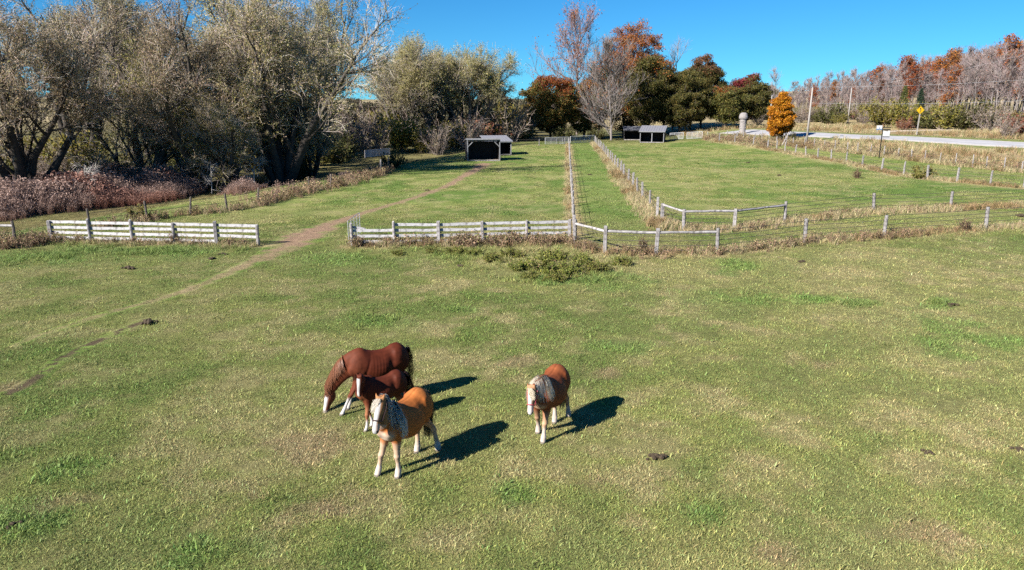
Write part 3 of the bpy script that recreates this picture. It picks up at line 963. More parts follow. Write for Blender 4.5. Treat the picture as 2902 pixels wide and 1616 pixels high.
def shed(name, label, loc, rotz, W, D, hf, hb, over=.35, front_posts=(0,), braces=False, roof_mat=None, fascia=True, trim=None, gable=False):
    """open-fronted shed, front towards local -y; W wide, D deep, hf/hb front/back height"""
    trim = trim or M['shedtrim']; roof_mat = roof_mat or M['roof']
    t = thing(name, label, 'shed', loc, rotz=rotz)
    # boards of the back and side walls, each its own piece
    nb = int(W / .28)
    bw = W / nb
    bmesh_ = {}
    for i in range(nb):
        m = MB().box((0, 0, hb / 2 - .1), (bw * .997, .03, hb + .2)); part('wall_board', m.mesh('wall_board', M['shedboard']), t, (-W / 2 + bw * (i + .5), D / 2, 0), local=True)
    ns = int(D / .28); bs = D / ns
    for s in (-1, 1):
        for i in range(ns):
            y = -D / 2 + bs * (i + .5); h = hf + (hb - hf) * (y + D / 2) / D - .03
            m = MB().box((0, 0, h / 2 - .1), (.03, bs * .997, h + .2)); part('wall_board', m.mesh('wall_board', M['shedboard']), t, (s * W / 2, y, 0), local=True)
    for s in (-1, 1):
        m = MB().box((0, 0, hf / 2 - .1), (.12, .12, hf + .2)); part('post', m.mesh('post', trim, bevel=.01), t, (s * (W / 2 - .02), -D / 2 - .02, 0), local=True)
    for x in front_posts:
        m = MB().box((0, 0, hf / 2 - .1), (.15, .15, hf + .2)); part('post', m.mesh('post', trim, bevel=.01), t, (x, -D / 2, 0), local=True)
    m = MB().box((0, 0, 0), (W, .08, .11)); part('lintel', m.mesh('lintel', trim), t, (0, -D / 2 - .05, hf - .13), local=True)
    if braces:
        for s in (-1, 1):
            m = MB().tube([(s * (W / 2 - .05), -D / 2 - .06, hf - .95), (s * (W / 2 - .85), -D / 2 - .06, hf - .16)], .055, 4)
            part('corner_brace', m.mesh('corner_brace', trim), t, (0, 0, 0), local=True)
    # roof sheet with ribs
    sl = math.atan2(hb - hf, D); L = math.hypot(D, hb - hf) + 2 * over
    m = MB().box((0, 0, 0), (W + 2 * over * .7, L, .06))
    roof = part('roof', m.mesh('roof', roof_mat), t, (0, 0, (hf + hb) / 2 + .09), (sl, 0, 0), local=True)
    nr = int((W + .5) / .45)
    for i in range(nr):
        m = MB().box((0, 0, .045), (.04, L * .995, .03)); part('roof_rib', m.mesh('roof_rib', roof_mat), roof, (-(W + .4) / 2 + (W + .4) * (i + .5) / nr, 0, 0), local=True)
    m = MB().box((0, -L / 2 - .012, -.05), (W + 2 * over * .7, .025, .17)); part('fascia', m.mesh('fascia', trim), roof, (0, 0, 0), local=True)
    m = MB().box((0, 0, 0), (W - .1, D - .1, .05)); part('floor', m.mesh('floor', M['earth']), t, (0, 0, .03), local=True)
    m = MB().box((0, 0, .08), (W, .12, .16)); part('sill', m.mesh('sill', M['wood']), t, (0, -D / 2 - .09, 0), local=True)
    return t


# near run-in shed at the end of the path; the shed behind it; grey-roofed shed in the right paddock; old shed behind that
pL, pR = at(1320, 457), at(1411, 456)
W1 = (pR - pL).length
dirx = (pR - pL).normalized(); rz = math.atan2(dirx.y, dirx.x)
S1 = shed('run_in_shed', 'dark open run-in shed with pale corner braces at the end of the dirt path', gp((pL + pR) / 2 + Vector((0, 1.7, 0))), rz - .05, W1, 3.4, 2.75, 2.35, .3, (), True)
p2_ = at(1402, 440)
S2_ = shed('run_in_shed', 'grey roofed shed standing behind the braced run-in shed', gp(p2_ + Vector((.15, 2.0, 0))), rz + .02, 3.7, 4.0, 1.95, 2.5, .3, (), False)
qL, qR = at(1822, 405), at(1889, 404)
W3 = (qR - qL).length
S3 = shed('run_in_shed', 'grey roofed two bay open shed at the far end of the right paddock', gp((qL + qR) / 2 + Vector((0, 2.0, 0))), math.atan2((qR - qL).y, (qR - qL).x), W3, 4.0, 2.1, 2.9, .35, (0.0,), False)
qo = at(1798, 398)
S4 = shed('old_shed', 'old black shed in tree shade left of the two bay shed', gp(qo + Vector((0, 2.5, 0))), -.1, 3.6, 3.6, 1.9, 2.5, .3, (), False, trim=M['shedboard'], roof_mat=noise_mat('old_roof', (.06, .06, .07), (.16, .16, .18), 3, (1, 5, 1)))

# ================================================================== utility poles, wires, signs, stone pillar
def upole(label, base, top_px, H, lean=0.0):
    t = thing('utility_pole', label, 'pole', base)
    m = MB().tube([(0, 0, -.5), (0, 0, H * .5), (0, 0, H)], [.17, .14, .11], 10)
    part('pole', m.mesh('pole', M['upole'], smooth=True), t, base, (0, lean, 0))
    m = MB().tube([(0, 0, 0), (0, 0, .22)], [.06, .04], 8); part('insulator', m.mesh('insulator', M['galv']), t, Vector(base) + Vector((H * math.sin(lean), 0, H * math.cos(lean))))
    return Vector(base) + Vector((H * math.sin(lean), 0, H + .15))


M['upole'] = noise_mat('pole_wood', (0.20, 0.18, 0.165), (0.29, 0.27, 0.25), 6, (1, 1, .08))
b1, b2, b3 = at(2285, 408), at(2402, 353), at(2180, 362)
def ptop(b, y):   # height so that the top reaches photo row y
    for H in np.arange(4, 16, .05):
        if proj((b.x, b.y, b.z + H))[1] <= y: return H
    return 12
t1 = upole('tall pale utility pole in front of the road, nearest of the three', b1, None, ptop(b1, 250), .012)
t2 = upole('utility pole across the road in front of the wood', b2, None, ptop(b2, 251))
t3 = upole('utility pole half hidden behind the yellow tree', b3, None, ptop(b3, 272))
tR = at(3250, 392) + Vector((0, 0, 10.5))
def span(name, label, a, b, sag=.8, rad=.013):
    m = MB(); m.tube([a.lerp(b, i / 14) - a + Vector((0, 0, -sag * 4 * (i / 14) * (1 - i / 14))) for i in range(15)], rad, 4)
    return single(name, m.mesh(name, M['galv']), label, 'wire', a)
span('power_line', 'power line running right from the nearest utility pole', t1, tR + Vector((0, -6, 0)))
span('power_line', 'power line running right from the pole across the road', t2, tR + Vector((6, 30, 5)))
span('power_line', 'lower cable running right from the nearest utility pole', t1 - Vector((0, 0, 2.4)), tR + Vector((0, -6, -3.4)))
span('power_line', 'power line between the nearest pole and the pole by the yellow tree', t1, t3)

# curve warning sign
M['yellow'] = noise_mat('sign_yellow', (0.42, 0.245, 0.006), (0.46, 0.28, 0.008), 3, rough=.5, bump=0)
M['black'] = noise_mat('sign_black', (0.012, 0.012, 0.012), (0.02, 0.02, 0.02), 3, rough=.5, bump=0)
M['white'] = noise_mat('sign_white', (0.40, 0.405, 0.41), (0.45, 0.45, 0.455), 3, rough=.5, bump=0)
M['blue'] = noise_mat('sign_blue', (0.06, 0.12, 0.22), (0.09, 0.16, 0.27), 3, rough=.5, bump=0)
bs_ = at(2596.8, 384); Hs = ptop(bs_, 341)
u_ = (proj((bs_.x + 1, bs_.y, bs_.z + Hs))[0] - proj((bs_.x, bs_.y, bs_.z + Hs))[0])
hd = 11.0 / u_
t = thing('warning_sign', 'yellow diamond warning sign with a black winding arrow beside the road', 'sign', bs_)
m = MB().box((0, 0, Hs * .5 + .1), (.16, .12, Hs)); part('post', m.mesh('post', M['upole']), t, bs_, (0, .03, 0))
pc = Vector((.06, -.09, Hs + .06))
m = MB().poly([(0, 0, hd), (hd, 0, 0), (0, 0, -hd), (-hd, 0, 0)], .02, (0, 1, 0)); part('sign_plate', m.mesh('sign_plate', M['yellow']), t, bs_ + pc)
m = MB()
k = hd
arrow = [(-.08, -.62), (-.08, -.30), (.10, -.10), (.10, .10), (-.03, .24), (-.03, .34)]
for (xa, za), (xb, zb) in zip(arrow[:-1], arrow[1:]):
    m.tube([(xa * k, -.006, za * k), (xb * k, -.006, zb * k)], .075 * k, 4)
m.poly([(-.24 * k, -.02, .32 * k), (.18 * k, -.02, .32 * k), (-.03 * k, -.02, .66 * k)], .015, (0, 1, 0))
part('arrow_mark', m.mesh('arrow_mark', M['black']), t, bs_ + pc)
# small blue and white board across the road
bb = at(2491, 373)
t = thing('roadside_board', 'small white board with a blue lower edge in the brush across the road', 'sign', bb)
wv = 16 / u_ * .55
for sx_ in (-.6, .6):
    m = MB().box((0, 0, .4), (.08, .08, .8)); part('post', m.mesh('post', M['galv']), t, bb + Vector((sx_ * wv, .05, 0)))
m = MB().box((0, 0, 0), (wv * 2, .04, .62)); part('panel', m.mesh('panel', M['white']), t, bb + Vector((0, 0, .78)))
m = MB().box((0, 0, 0), (wv * 2.04, .05, .2)); part('lower_band', m.mesh('lower_band', M['blue']), t, bb + Vector((0, -.003, .40)))
m = MB().box((0, 0, 0), (wv * .22, .05, .3)); part('print_mark', m.mesh('print_mark', M['blue']), t, bb + Vector((0, -.006, .62)))
# hanging board sign by the roadside fence
bh = at(2491, 449)
t = thing('yard_sign', 'white hanging yard sign on a black post inside the roadside fence', 'sign', bh)
Hh = ptop(bh, 399.5)
def su(px): return px / (proj((bh.x + 1, bh.y, bh.z + 1))[0] - proj((bh.x, bh.y, bh.z + 1))[0])
m = MB().box((0, 0, Hh / 2), (.09, .09, Hh)); part('post', m.mesh('post', M['black']), t, bh)
m = MB().box((su(11), 0, 0), (su(24), .07, .09)); part('arm', m.mesh('arm', M['black']), t, bh + Vector((0, 0, Hh - .04)))
m = MB().box((0, 0, 0), (su(20), .03, .14)); part('name_rider', m.mesh('name_rider', M['black']), t, bh + Vector((su(12), 0, Hh - .30)))
m = MB().box((0, 0, 0), (su(19), .03, su(16))); pn = part('panel', m.mesh('panel', M['white']), t, bh + Vector((su(12), 0, Hh - .42 - su(8))))
m = MB().poly([(-su(9), -.02, su(8)), (su(3), -.02, su(6.3)), (su(3), -.02, su(8))], .01, (0, 1, 0)); part('corner_mark', m.mesh('corner_mark', M['black']), pn, (0, 0, 0), local=True)
m = MB().box((0, 0, 0), (su(19.4), .035, .1)); part('lower_strip', m.mesh('lower_strip', M['black']), t, bh + Vector((su(12), 0, Hh - .47 - su(16))))

# stone pillar at the drive
M['stone'] = noise_mat('pillar_stone', (0.15, 0.135, 0.13), (0.27, 0.25, 0.24), 7, bump=.6, bump_d=.03)
bp = at(2103, 380)
t = thing('stone_pillar', 'pale round stone pillar with a wide cap by the drive', 'pillar', bp)
k = ptop(bp, 352)
m = MB().tube([(0, 0, -.2), (0, 0, .1), (0, 0, k * .72)], [.62, .59, .55], 14); part('shaft', m.mesh('shaft', M['stone']), t, bp)
m = MB().tube([(0, 0, k * .72), (0, 0, k * .80), (0, 0, k * .93), (0, 0, k)], [.78, .82, .70, .36], 14); part('cap', m.mesh('cap', M['stone']), t, bp)
for i in range(26):
    a = rp.uniform(0, 6.28); z = rp.uniform(.1, k * .68); s = rp.uniform(.12, .2)
    m = MB().box((0, 0, 0), (s * 2.2, s, s * 1.2)); part('stone', m.mesh('stone', M['stone'], bevel=s * .25), t, bp + Vector((math.cos(a) * .54, math.sin(a) * .54, z)), (0, 0, a + 1.57))
# ================================================================== trees
def unit(a):
    return a / (np.linalg.norm(a, axis=-1, keepdims=True) + 1e-9)


def grow(rs, S, D, L, k, wob=0.15, trop=0.0, trop_end=None):
    """polylines from starts S along D, k segments; returns (N,k+1,3)"""
    P_ = [S]; d = unit(D)
    te = trop if trop_end is None else trop_end
    for i in range(k):
        tr = trop + (te - trop) * i / max(1, k - 1)
        d = unit(d + wob * rs.randn(*d.shape) + np.array((0, 0, tr)))
        P_.append(P_[-1] + d * (L / k)[:, None])
    return np.stack(P_, 1)


def fork(rs, P_, n, t0, t1, a0, a1, bias=1.0):
    """n children per polyline: starts, directions, position t along the parent, parent index"""
    N, K = P_.shape[0], P_.shape[1] - 1
    t = t0 + (t1 - t0) * ((np.arange(n)[None] + rs.rand(N, n)) / n) ** bias
    i = np.minimum((t * K).astype(int), K - 1); f = (t * K - i)[..., None]
    ar = np.arange(N)[:, None]
    S = P_[ar, i] * (1 - f) + P_[ar, i + 1] * f
    d = unit(P_[ar, i + 1] - P_[ar, i])
    ang = np.radians(a0 + (a1 - a0) * rs.rand(N, n))[..., None]
    r = rs.randn(N, n, 3); r = unit(r - (r * d).sum(-1, keepdims=True) * d)
    D = d * np.cos(ang) + r * np.sin(ang)
    return S.reshape(-1, 3), D.reshape(-1, 3), t.ravel(), np.repeat(np.arange(N), n)


def tubes(P_, r0, r1, sides):
    N, K1 = P_.shape[0], P_.shape[1]
    T = unit(np.gradient(P_, axis=1))
    ref = np.where(np.abs(T[..., 2:3]) < 0.9, np.array((0, 0, 1.0)), np.array((1.0, 0, 0)))
    A = unit(np.cross(T, ref)); B = np.cross(T, A)
    f = np.linspace(0, 1, K1)[None, :]
    rad = r0[:, None] * (1 - f) + r1[:, None] * f
    w = np.arange(sides) * 2 * np.pi / sides
    V_ = P_[:, :, None] + (A[:, :, None] * np.cos(w)[None, None, :, None] + B[:, :, None] * np.sin(w)[None, None, :, None]) * rad[:, :, None, None]
    base = (np.arange(N) * K1 * sides)[:, None, None]
    i = np.arange(K1 - 1)[None, :, None] * sides; k = np.arange(sides)[None, None]; j = (k + 1) % sides
    Q_ = np.stack([base + i + k, base + i + j, base + i + sides + j, base + i + sides + k], -1).reshape(-1, 4)
    return V_.reshape(-1, 3), Q_


def ribbons(rs, P_, w0, w1):
    """flat tapering twigs"""
    N, K1 = P_.shape[0], P_.shape[1]
    T = unit(np.gradient(P_, axis=1)); r = rs.randn(N, 1, 3); A = unit(np.cross(T, np.broadcast_to(r, T.shape)))
    f = np.linspace(0, 1, K1)[None, :, None]
    w = (w0 * (1 - f) + w1 * f) * .5
    V_ = np.stack([P_ - A * w, P_ + A * w], 2)
    base = (np.arange(N) * K1 * 2)[:, None]; i = np.arange(K1 - 1)[None] * 2
    Q_ = np.stack([base + i, base + i + 1, base + i + 3, base + i + 2], -1).reshape(-1, 4)
    return V_.reshape(-1, 3), Q_


def leaves(rs, C, size, hang=0.0, elong=1.6):
    """diamond leaf sprays at C"""
    N = len(C)
    a = rs.randn(N, 3); a[:, 2] -= hang; a = unit(a)
    b = unit(np.cross(a, rs.randn(N, 3)))
    s = size * (0.6 + 0.8 * rs.rand(N, 1))
    V_ = np.stack([C - a * s * elong * .5, C + b * s * .42, C + a * s * elong * .5, C - b * s * .42], 1)
    n_ = np.cross(a, b) * s * 0.18
    V_[:, 1] += n_; V_[:, 3] += n_
    Q_ = np.arange(N * 4).reshape(N, 4)
    return V_.reshape(-1, 3), Q_


def palette(rs, n, cols, w, var=0.2):
    cols = np.array(cols); w = np.array(w, float); w /= w.sum()
    c = cols[rs.choice(len(cols), n, p=w)]
    return (c * (1 + var * rs.randn(n, 1)).clip(.4, 1.7) * (1 + .05 * rs.randn(n, 3))).clip(.005, .9)


M['leaf'] = attr_mat('leaf', 'col', 0.6, 0.2, translucent=0.38, objhue=.012, objval=.14)
M['twig'] = attr_mat('twig', 'col', 0.85, 0.1, objval=.15)
M['bark'] = attr_mat('bark', 'col', 0.95, 0.1, nscale=3.0, namp=.4)


class Tree:
    """collects wood (trunk part), twigs and leaves (crown part)"""
    def __init__(s): s.w, s.c = [], []
    def wood(s, VQ, col):
        s.w.append((VQ[0], VQ[1], np.broadcast_to(np.asarray(col, float), (len(VQ[0]), 3))))
    def twig(s, VQ, col):
        s.c.append((VQ[0], VQ[1], np.broadcast_to(np.asarray(col, float), (len(VQ[0]), 3)) if np.ndim(col) == 1 else np.repeat(col, len(VQ[0]) // len(col), 0), 1))
    def leaf(s, VQ, col):
        s.c.append((VQ[0], VQ[1], np.repeat(col, 4, 0), 0))
    def meshes(s, name):
        out = []
        for lst, nm, mats in ((s.w, 'trunk', [M['bark']]), (s.c, 'crown', [M['leaf'], M['twig']])):
            if not lst: out.append(None); continue
            o = 0; V_, Q_, C_, I_ = [], [], [], []
            for it in lst:
                V_.append(it[0]); Q_.append(it[1] + o); C_.append(it[2]); I_.append(np.full(len(it[1]), it[3] if len(it) > 3 else 0)); o += len(it[0])
            out.append(mesh_np(name + '_' + nm, np.concatenate(V_), np.concatenate(Q_), attrs={'col': np.concatenate(C_)}, mats=mats, matidx=np.concatenate(I_), smooth=(nm == 'trunk')))
        return out


def willow(seed, H=17.0, spread=1.0, nlimb=6, nsec=8, nter=8, ntw=9, leafy=5, lcol=None, lw=None, wcol=(.055, .047, .040), tcol=(.37, .315, .27), lsize=.098, base_z=1.2, low=True, lean=(0, 0), sparse_top=0.0, twl=1.9):
    rs = np.random.RandomState(seed); T = Tree()
    lcol = lcol or [(0.246, 0.210, 0.080), (0.319, 0.249, 0.133), (0.189, 0.174, 0.055), (0.362, 0.283, 0.189)]; lw = lw or [4, 4, 3, 3]
    # several trunks from one stool
    az = np.arange(nlimb) * 2 * np.pi / nlimb + rs.rand(nlimb) * .9
    inc = np.radians(12 + 28 * rs.rand(nlimb)) * spread; inc[0] *= .3
    S = np.stack([np.cos(az) * .45, np.sin(az) * .45, np.full(nlimb, -.3)], 1)
    D = np.stack([np.cos(az) * np.sin(inc) + lean[0], np.sin(az) * np.sin(inc) + lean[1], np.cos(inc)], 1)
    L = H * (.72 + .28 * rs.rand(nlimb)) * .86
    P0 = grow(rs, S, D, L, 9, .10, .05)
    T.wood(tubes(P0, .16 + .022 * L * (0.8 + .4 * rs.rand(nlimb)), np.full(nlimb, .05), 8), wcol)
    S, D, t, pi = fork(rs, P0, nsec, .16 if low else .35, .97, 28, 62)
    L1 = (H * .34) * (1.05 - .62 * t) * (.7 + .6 * rs.rand(len(t)))
    P1 = grow(rs, S, D, L1, 6, .13, .09)
    T.wood(tubes(P1, .022 * L1 + .02, np.full(len(t), .02), 5), wcol)
    S, D, t, pi = fork(rs, P1, nter, .2, 1, 25, 60)
    L2 = L1[pi] * .46 * (1.1 - .5 * t) * (.6 + .7 * rs.rand(len(t))) + .5
    P2_ = grow(rs, S, D, L2, 4, .16, .10)
    T.wood(tubes(P2_, .014 * L2 + .012, np.full(len(t), .009), 3), np.array(wcol) * 1.15)
    S, D, t, pi = fork(rs, P2_, ntw, .15, 1, 18, 55)
    L3 = twl * (.55 + .7 * rs.rand(len(t)))
    P3 = grow(rs, S, D, L3, 3, .18, .14, -.22)
    T.twig(ribbons(rs, P3, .028, .010), palette(rs, len(P3), [tcol, np.array(tcol) * .7, np.array(tcol) * 1.3], [3, 1, 1], .15))
    if leafy:
        n = int(len(P3) * leafy); j = rs.randint(0, len(P3), n); u = rs.rand(n) * 2.999; i = u.astype(int); f = (u - i)[:, None]
        C = P3[j, i] * (1 - f) + P3[j, i + 1] * f + rs.randn(n, 3) * .10
        # leafiness varies in big clumps over the crown
        cl = fbm(C[:, 0] * .28 + seed, C[:, 2] * .28 + C[:, 1] * .2, 3, 60)
        keep = rs.rand(n) < (0.25 + 1.3 * sstep(.35, .62, cl)) * (1 - sparse_top * sstep(.5, .95, C[:, 2] / H))
        C = C[keep]
        col = palette(rs, len(C), lcol, lw, .22)
        T.leaf(leaves(rs, C, lsize, .5, 1.8), col)
    return T.meshes('willow')


def clump_tree(seed, H, env, nclump, cols, w, lpc=260, lsize=.24, puff=1.15, trunk_h=.22, trunk_r=.28, wcol=(.12, .10, .085), hollow=.35, zc=None, grad=None, twigs=True, egg=0.0):
    """broad-leaved tree: limbs reach into an envelope (rx, ry), leaf clumps along its shell and inside"""
    rs = np.random.RandomState(seed); T = Tree()
    rx, ry = env; zb = H * trunk_h; rzv = (H - zb) / 2; cz = zb + rzv
    # clump centres
    d = unit(rs.randn(nclump, 3)); q = (hollow + (1 - hollow) * rs.rand(nclump) ** .45)
    r_out = .86 + .22 * fbm(d[:, 0] * 2.2 + seed, d[:, 1] * 2.2 + d[:, 2] * 2.0, 2, 63)
    C = d * (q * r_out)[:, None] * np.array((rx, ry, rzv)) + np.array((0, 0, cz))
    if egg:
        u_ = (C[:, 2] - cz) / rzv; C[:, :2] *= (1 - egg * np.clip(u_ + .3, 0, 2))[:, None]
    P0 = grow(rs, np.array([[0, 0, -.3]]), np.array([[.02, .02, 1]]), np.array([H * .78]), 8, .05, .1)
    T.wood(tubes(P0, np.array([trunk_r]), np.array([.06]), 8), wcol)
    tt = np.clip((C[:, 2] - zb) / (H - zb) * .75 + .12 + .1 * rs.randn(nclump), .18, .95)
    i = np.minimum((tt * 8).astype(int), 7); f = (tt * 8 - i)[:, None]
    S = P0[0][i] * (1 - f) + P0[0][i + 1] * f
    S[:, 2] = np.minimum(S[:, 2], C[:, 2] - .1 * rs.rand(nclump))
    k = 5; u = np.linspace(0, 1, k + 1)[None, :, None]
    mid = (S + C) / 2 + np.array((0, 0, -.10)) * np.linalg.norm(C - S, axis=1)[:, None] + rs.randn(nclump, 3) * .15
    B = S[:, None] * (1 - u) ** 2 + mid[:, None] * 2 * u * (1 - u) + C[:, None] * u ** 2
    L = np.linalg.norm(C - S, axis=1)
    T.wood(tubes(B, .012 * L + .025, np.full(nclump, .012), 4), wcol)
    # twigs and leaves
    N = nclump * lpc; ci = np.repeat(np.arange(nclump), lpc)
    ps = puff * (.7 + .6 * rs.rand(nclump))
    o = unit(rs.randn(N, 3)) * (rs.rand(N, 1) ** .5) * ps[ci][:, None] * np.array((1.1, 1.1, .72))
    X = C[ci] + o
    X = X[X[:, 2] > .35]; 
    col = palette(rs, len(X), cols, w, .18)
    if grad is not None:      # colour turning towards the top / one side of the tree
        gcolr, gdir, g0, g1 = grad
        s = (X - np.array((0, 0, cz))) / np.array((rx, ry, rzv)) @ np.array(gdir) + .5 * (fbm(X[:, 0] * .5 + seed, X[:, 2] * .5 + X[:, 1] * .3, 3, 66) - .5) * 2
        m = rs.rand(len(X)) < sstep(g0, g1, s)
        col[m] = palette(rs, int(m.sum()), gcolr, [1] * len(gcolr), .18)
    T.leaf(leaves(rs, X, lsize, .3, 1.35), col)
    if twigs:
        Ntw = nclump * 8; ci = np.repeat(np.arange(nclump), 8)
        P3 = grow(rs, C[ci], unit(rs.randn(Ntw, 3) + unit(C - S)[ci]), np.full(Ntw, puff * 1.0), 2, .2)
        T.twig(ribbons(rs, P3, .03, .01), np.array(wcol) * 1.3)
    return T.meshes('leafy_tree')


def bare_tree(seed, H, spread=.5, nlimb=9, nsec=9, ntw=8, first=.3, wcol=(.30, .26, .23), tcol=(.34, .27, .25), leafy=0.0, lcol=None, lw=None, up=.14, trunk_r=.22, twl=1.3, lsize=.22, nter=5, tw=.028):
    rs = np.random.RandomState(seed); T = Tree()
    P0 = grow(rs, np.array([[0, 0, -.3]]), np.array([[.03 * rs.randn(), .03 * rs.randn(), 1]]), np.array([H * .97]), 10, .035, .05)
    T.wood(tubes(P0, np.array([trunk_r]), np.array([.03]), 7), wcol)
    S, D, t, pi = fork(rs, P0, nlimb, first, .96, 25 + 20 * spread, 45 + 45 * spread)
    L1 = H * .42 * spread * (1.25 - .85 * t) * (.7 + .6 * rs.rand(len(t)))
    P1 = grow(rs, S, D, L1, 6, .09, up)
    T.wood(tubes(P1, .013 * L1 + .03, np.full(len(t), .02), 5), wcol)
    S, D, t, pi = fork(rs, P1, nsec, .18, 1, 22, 50)
    L2 = L1[pi] * .45 * (1.1 - .5 * t) * (.6 + .7 * rs.rand(len(t))) + .3
    P2_ = grow(rs, S, D, L2, 4, .11, up)
    T.wood(tubes(P2_, .009 * L2 + .014, np.full(len(t), .010), 3), np.array(wcol))
    S, D, t, pi = fork(rs, P2_, nter, .2, 1, 20, 50)
    L3 = twl * (.5 + .8 * rs.rand(len(t)))
    P3 = grow(rs, S, D, L3, 2, .12, up)
    T.twig(ribbons(rs, P3, tw, .012), palette(rs, len(P3), [tcol, np.array(tcol) * .8], [1, 1], .12))
    if leafy:
        n = int(len(P3) * leafy); j = rs.randint(0, len(P3), n)
        C = P3[j, 2] + rs.randn(n, 3) * .25
        cl = fbm(C[:, 0] * .35 + seed, C[:, 2] * .35 + C[:, 1] * .3, 3, 61)
        C = C[rs.rand(n) < sstep(.38, .6, cl) * 1.1]
        T.leaf(leaves(rs, C, lsize, .3, 1.3), palette(rs, len(C), lcol, lw, .2))
    return T.meshes('bare_tree')


def spruce(seed, H, rad, cols=((.035, .06, .032), (.05, .075, .04), (.03, .05, .035))):
    rs = np.random.RandomState(seed); T = Tree()
    P0 = grow(rs, np.array([[0, 0, -.3]]), np.array([[0, 0, 1.0]]), np.array([H]), 8, .01)
    T.wood(tubes(P0, np.array([.18]), np.array([.02]), 7), (.11, .085, .07))
    n = int(H * 16); t = (np.arange(n) + rs.rand(n)) / n; t = .04 + .95 * t
    az = rs.rand(n) * 6.283
    L = rad * (1 - t) ** .85 * (.75 + .4 * rs.rand(n)) + .15
    S = np.stack([np.zeros(n), np.zeros(n), t * H - .3], 1)
    P1 = grow(rs, S, np.stack([np.cos(az), np.sin(az), np.full(n, .05 - .25 * 1)], 1), L, 4, .05, -.02, .12)
    T.wood(tubes(P1, .008 * L + .008, np.full(n, .004), 3), (.11, .085, .07))
    m = 46; j = np.repeat(np.arange(n), m); u = (.08 + .92 * rs.rand(n * m)) * 3.999; i = u.astype(int); f = (u - i)[:, None]
    C = P1[j, i] * (1 - f) + P1[j, i + 1] * f + rs.randn(n * m, 3) * np.array((.13, .13, .08)) * (1 + L[j] * .3)[:, None]
    T.leaf(leaves(rs, C, .15, .6, 2.0), palette(rs, len(C), cols, [1] * len(cols), .2))
    return T.meshes('spruce')


def shrub(seed, H, rad, cols, w, nstem=14, leafy=7, lsize=.13, twig=(.20, .16, .13), ntw=16, up=.05):
    rs = np.random.RandomState(seed); T = Tree()
    az = rs.rand(nstem) * 6.283; inc = np.radians(8 + 48 * rs.rand(nstem)) * min(1.4, rad / H * 1.6)
    S = np.stack([np.cos(az), np.sin(az), np.zeros(nstem)], 1) * (rad * .22 * rs.rand(nstem, 1)); S[:, 2] = -.1
    P0 = grow(rs, S, np.stack([np.cos(az) * np.sin(inc), np.sin(az) * np.sin(inc), np.cos(inc)], 1), H * (.65 + .4 * rs.rand(nstem)), 5, .1, up)
    T.wood(tubes(P0, np.full(nstem, .012 * H + .008), np.full(nstem, .006), 4), twig)
    S, D, t, pi = fork(rs, P0, ntw, .12, 1, 20, 60)
    L = H * .32 * (.5 + .7 * rs.rand(len(t)))
    P1 = grow(rs, S, D, L, 3, .15, .06)
    T.twig(ribbons(rs, P1, .008 * H + .006, .006), palette(rs, len(P1), [twig, np.array(twig) * 1.3], [1, 1], .15))
    if leafy:
        n = int(len(P1) * leafy); j = rs.randint(0, len(P1), n); u = rs.rand(n) * 2.999; i = u.astype(int); f = (u - i)[:, None]
        C = P1[j, i] * (1 - f) + P1[j, i + 1] * f + rs.randn(n, 3) * .05 * H * .5
        C = C[C[:, 2] > .02]
        T.leaf(leaves(rs, C, lsize, .2, 1.4), palette(rs, len(C), cols, w, .22))
    return T.meshes('shrub')


def plant(name, ms, label, cat, loc, rotz=0.0, scale=1.0, group=None, stem='trunk', crown='crown', zs=1.0):
    loc = Vector((loc[0], loc[1], tz(loc[0], loc[1])))
    t = thing(name, label, cat, loc, group, rotz)
    for me, nm in zip(ms, (stem, crown)):
        if me is not None: part(nm, me, t, (0, 0, 0), local=True, scale=(scale, scale, scale * zs))
    return t


def gpx(sx, D):
    """ground point at photo column sx and distance D"""
    y = D
    for _ in range(3):
        dep = y * _cp + (CAM_H - tz((sx - 1451) / FW * y, y)) * _sp
        x = (sx - 1451) / FW * dep
    return Vector((x, y, tz(x, y)))


def fit_h(p, row):
    """height that reaches photo row at ground point p"""
    v = (808 - row) / FW
    d = (_cp + v * _sp, -_sp + v * _cp)
    return CAM_H + p.y * d[1] / d[0] - p.z


# --- big willows, left
wA = willow(1, 22.5, 1.05, 7, 9, 9, 15, 9.5)
wB = willow(2, 22, 1.1, 7, 9, 9, 15, 9.0, lcol=[(0.312, 0.246, 0.142), (0.362, 0.283, 0.189), (0.225, 0.191, 0.072)], lw=[3, 3, 2])
wC = willow(3, 17, 1.2, 6, 9, 9, 13, 9.0, lcol=[(0.246, 0.239, 0.058), (0.312, 0.261, 0.087), (0.189, 0.189, 0.049)], lw=[3, 3, 2])
wD = willow(4, 24, .75, 6, 9, 9, 13, 9.0, tcol=(.28, .24, .205), lcol=[(0.275, 0.249, 0.102), (0.355, 0.297, 0.167)], lw=[1, 1], low=False)
spots = [
    ('great spreading willow overhanging the reeds, largest of the tree row', wA, (800, 76), 0.3, 1.03),
    ('olive willow leaning over the reeds left of the greatest one', wB, (560, 73), 2.1, .92),
    ('yellowish green willow with a leaning forked trunk behind the reeds', wC, (420, 72), 4.0, .95),
    ('willow with a thick dark trunk at the left edge of the photo', wB, (70, 64), 1.1, .95),
    ('tall willow showing sky through its crown near the left edge', wD, (250, 88), .5, 1.02),
    ('tall willow standing behind the middle of the tree row', wD, (450, 100), 2.6, 1.1),
    ('tall grey willow reaching the top of the photo behind the greatest one', wD, (775, 88), 3.9, 1.08),
    ('thin crowned willow on the right flank of the great one', wD, (915, 114), 5.2, 1.1),
    ('low grey willow under the right side of the great one', wA, (880, 82), 2.2, .5),
    ('low olive willow in front of the gap between the two largest', wC, (655, 70), 5.4, .62),
    ('dark bushy willow behind the greatest one', wC, (640, 112), 3.3, 1.2),
]
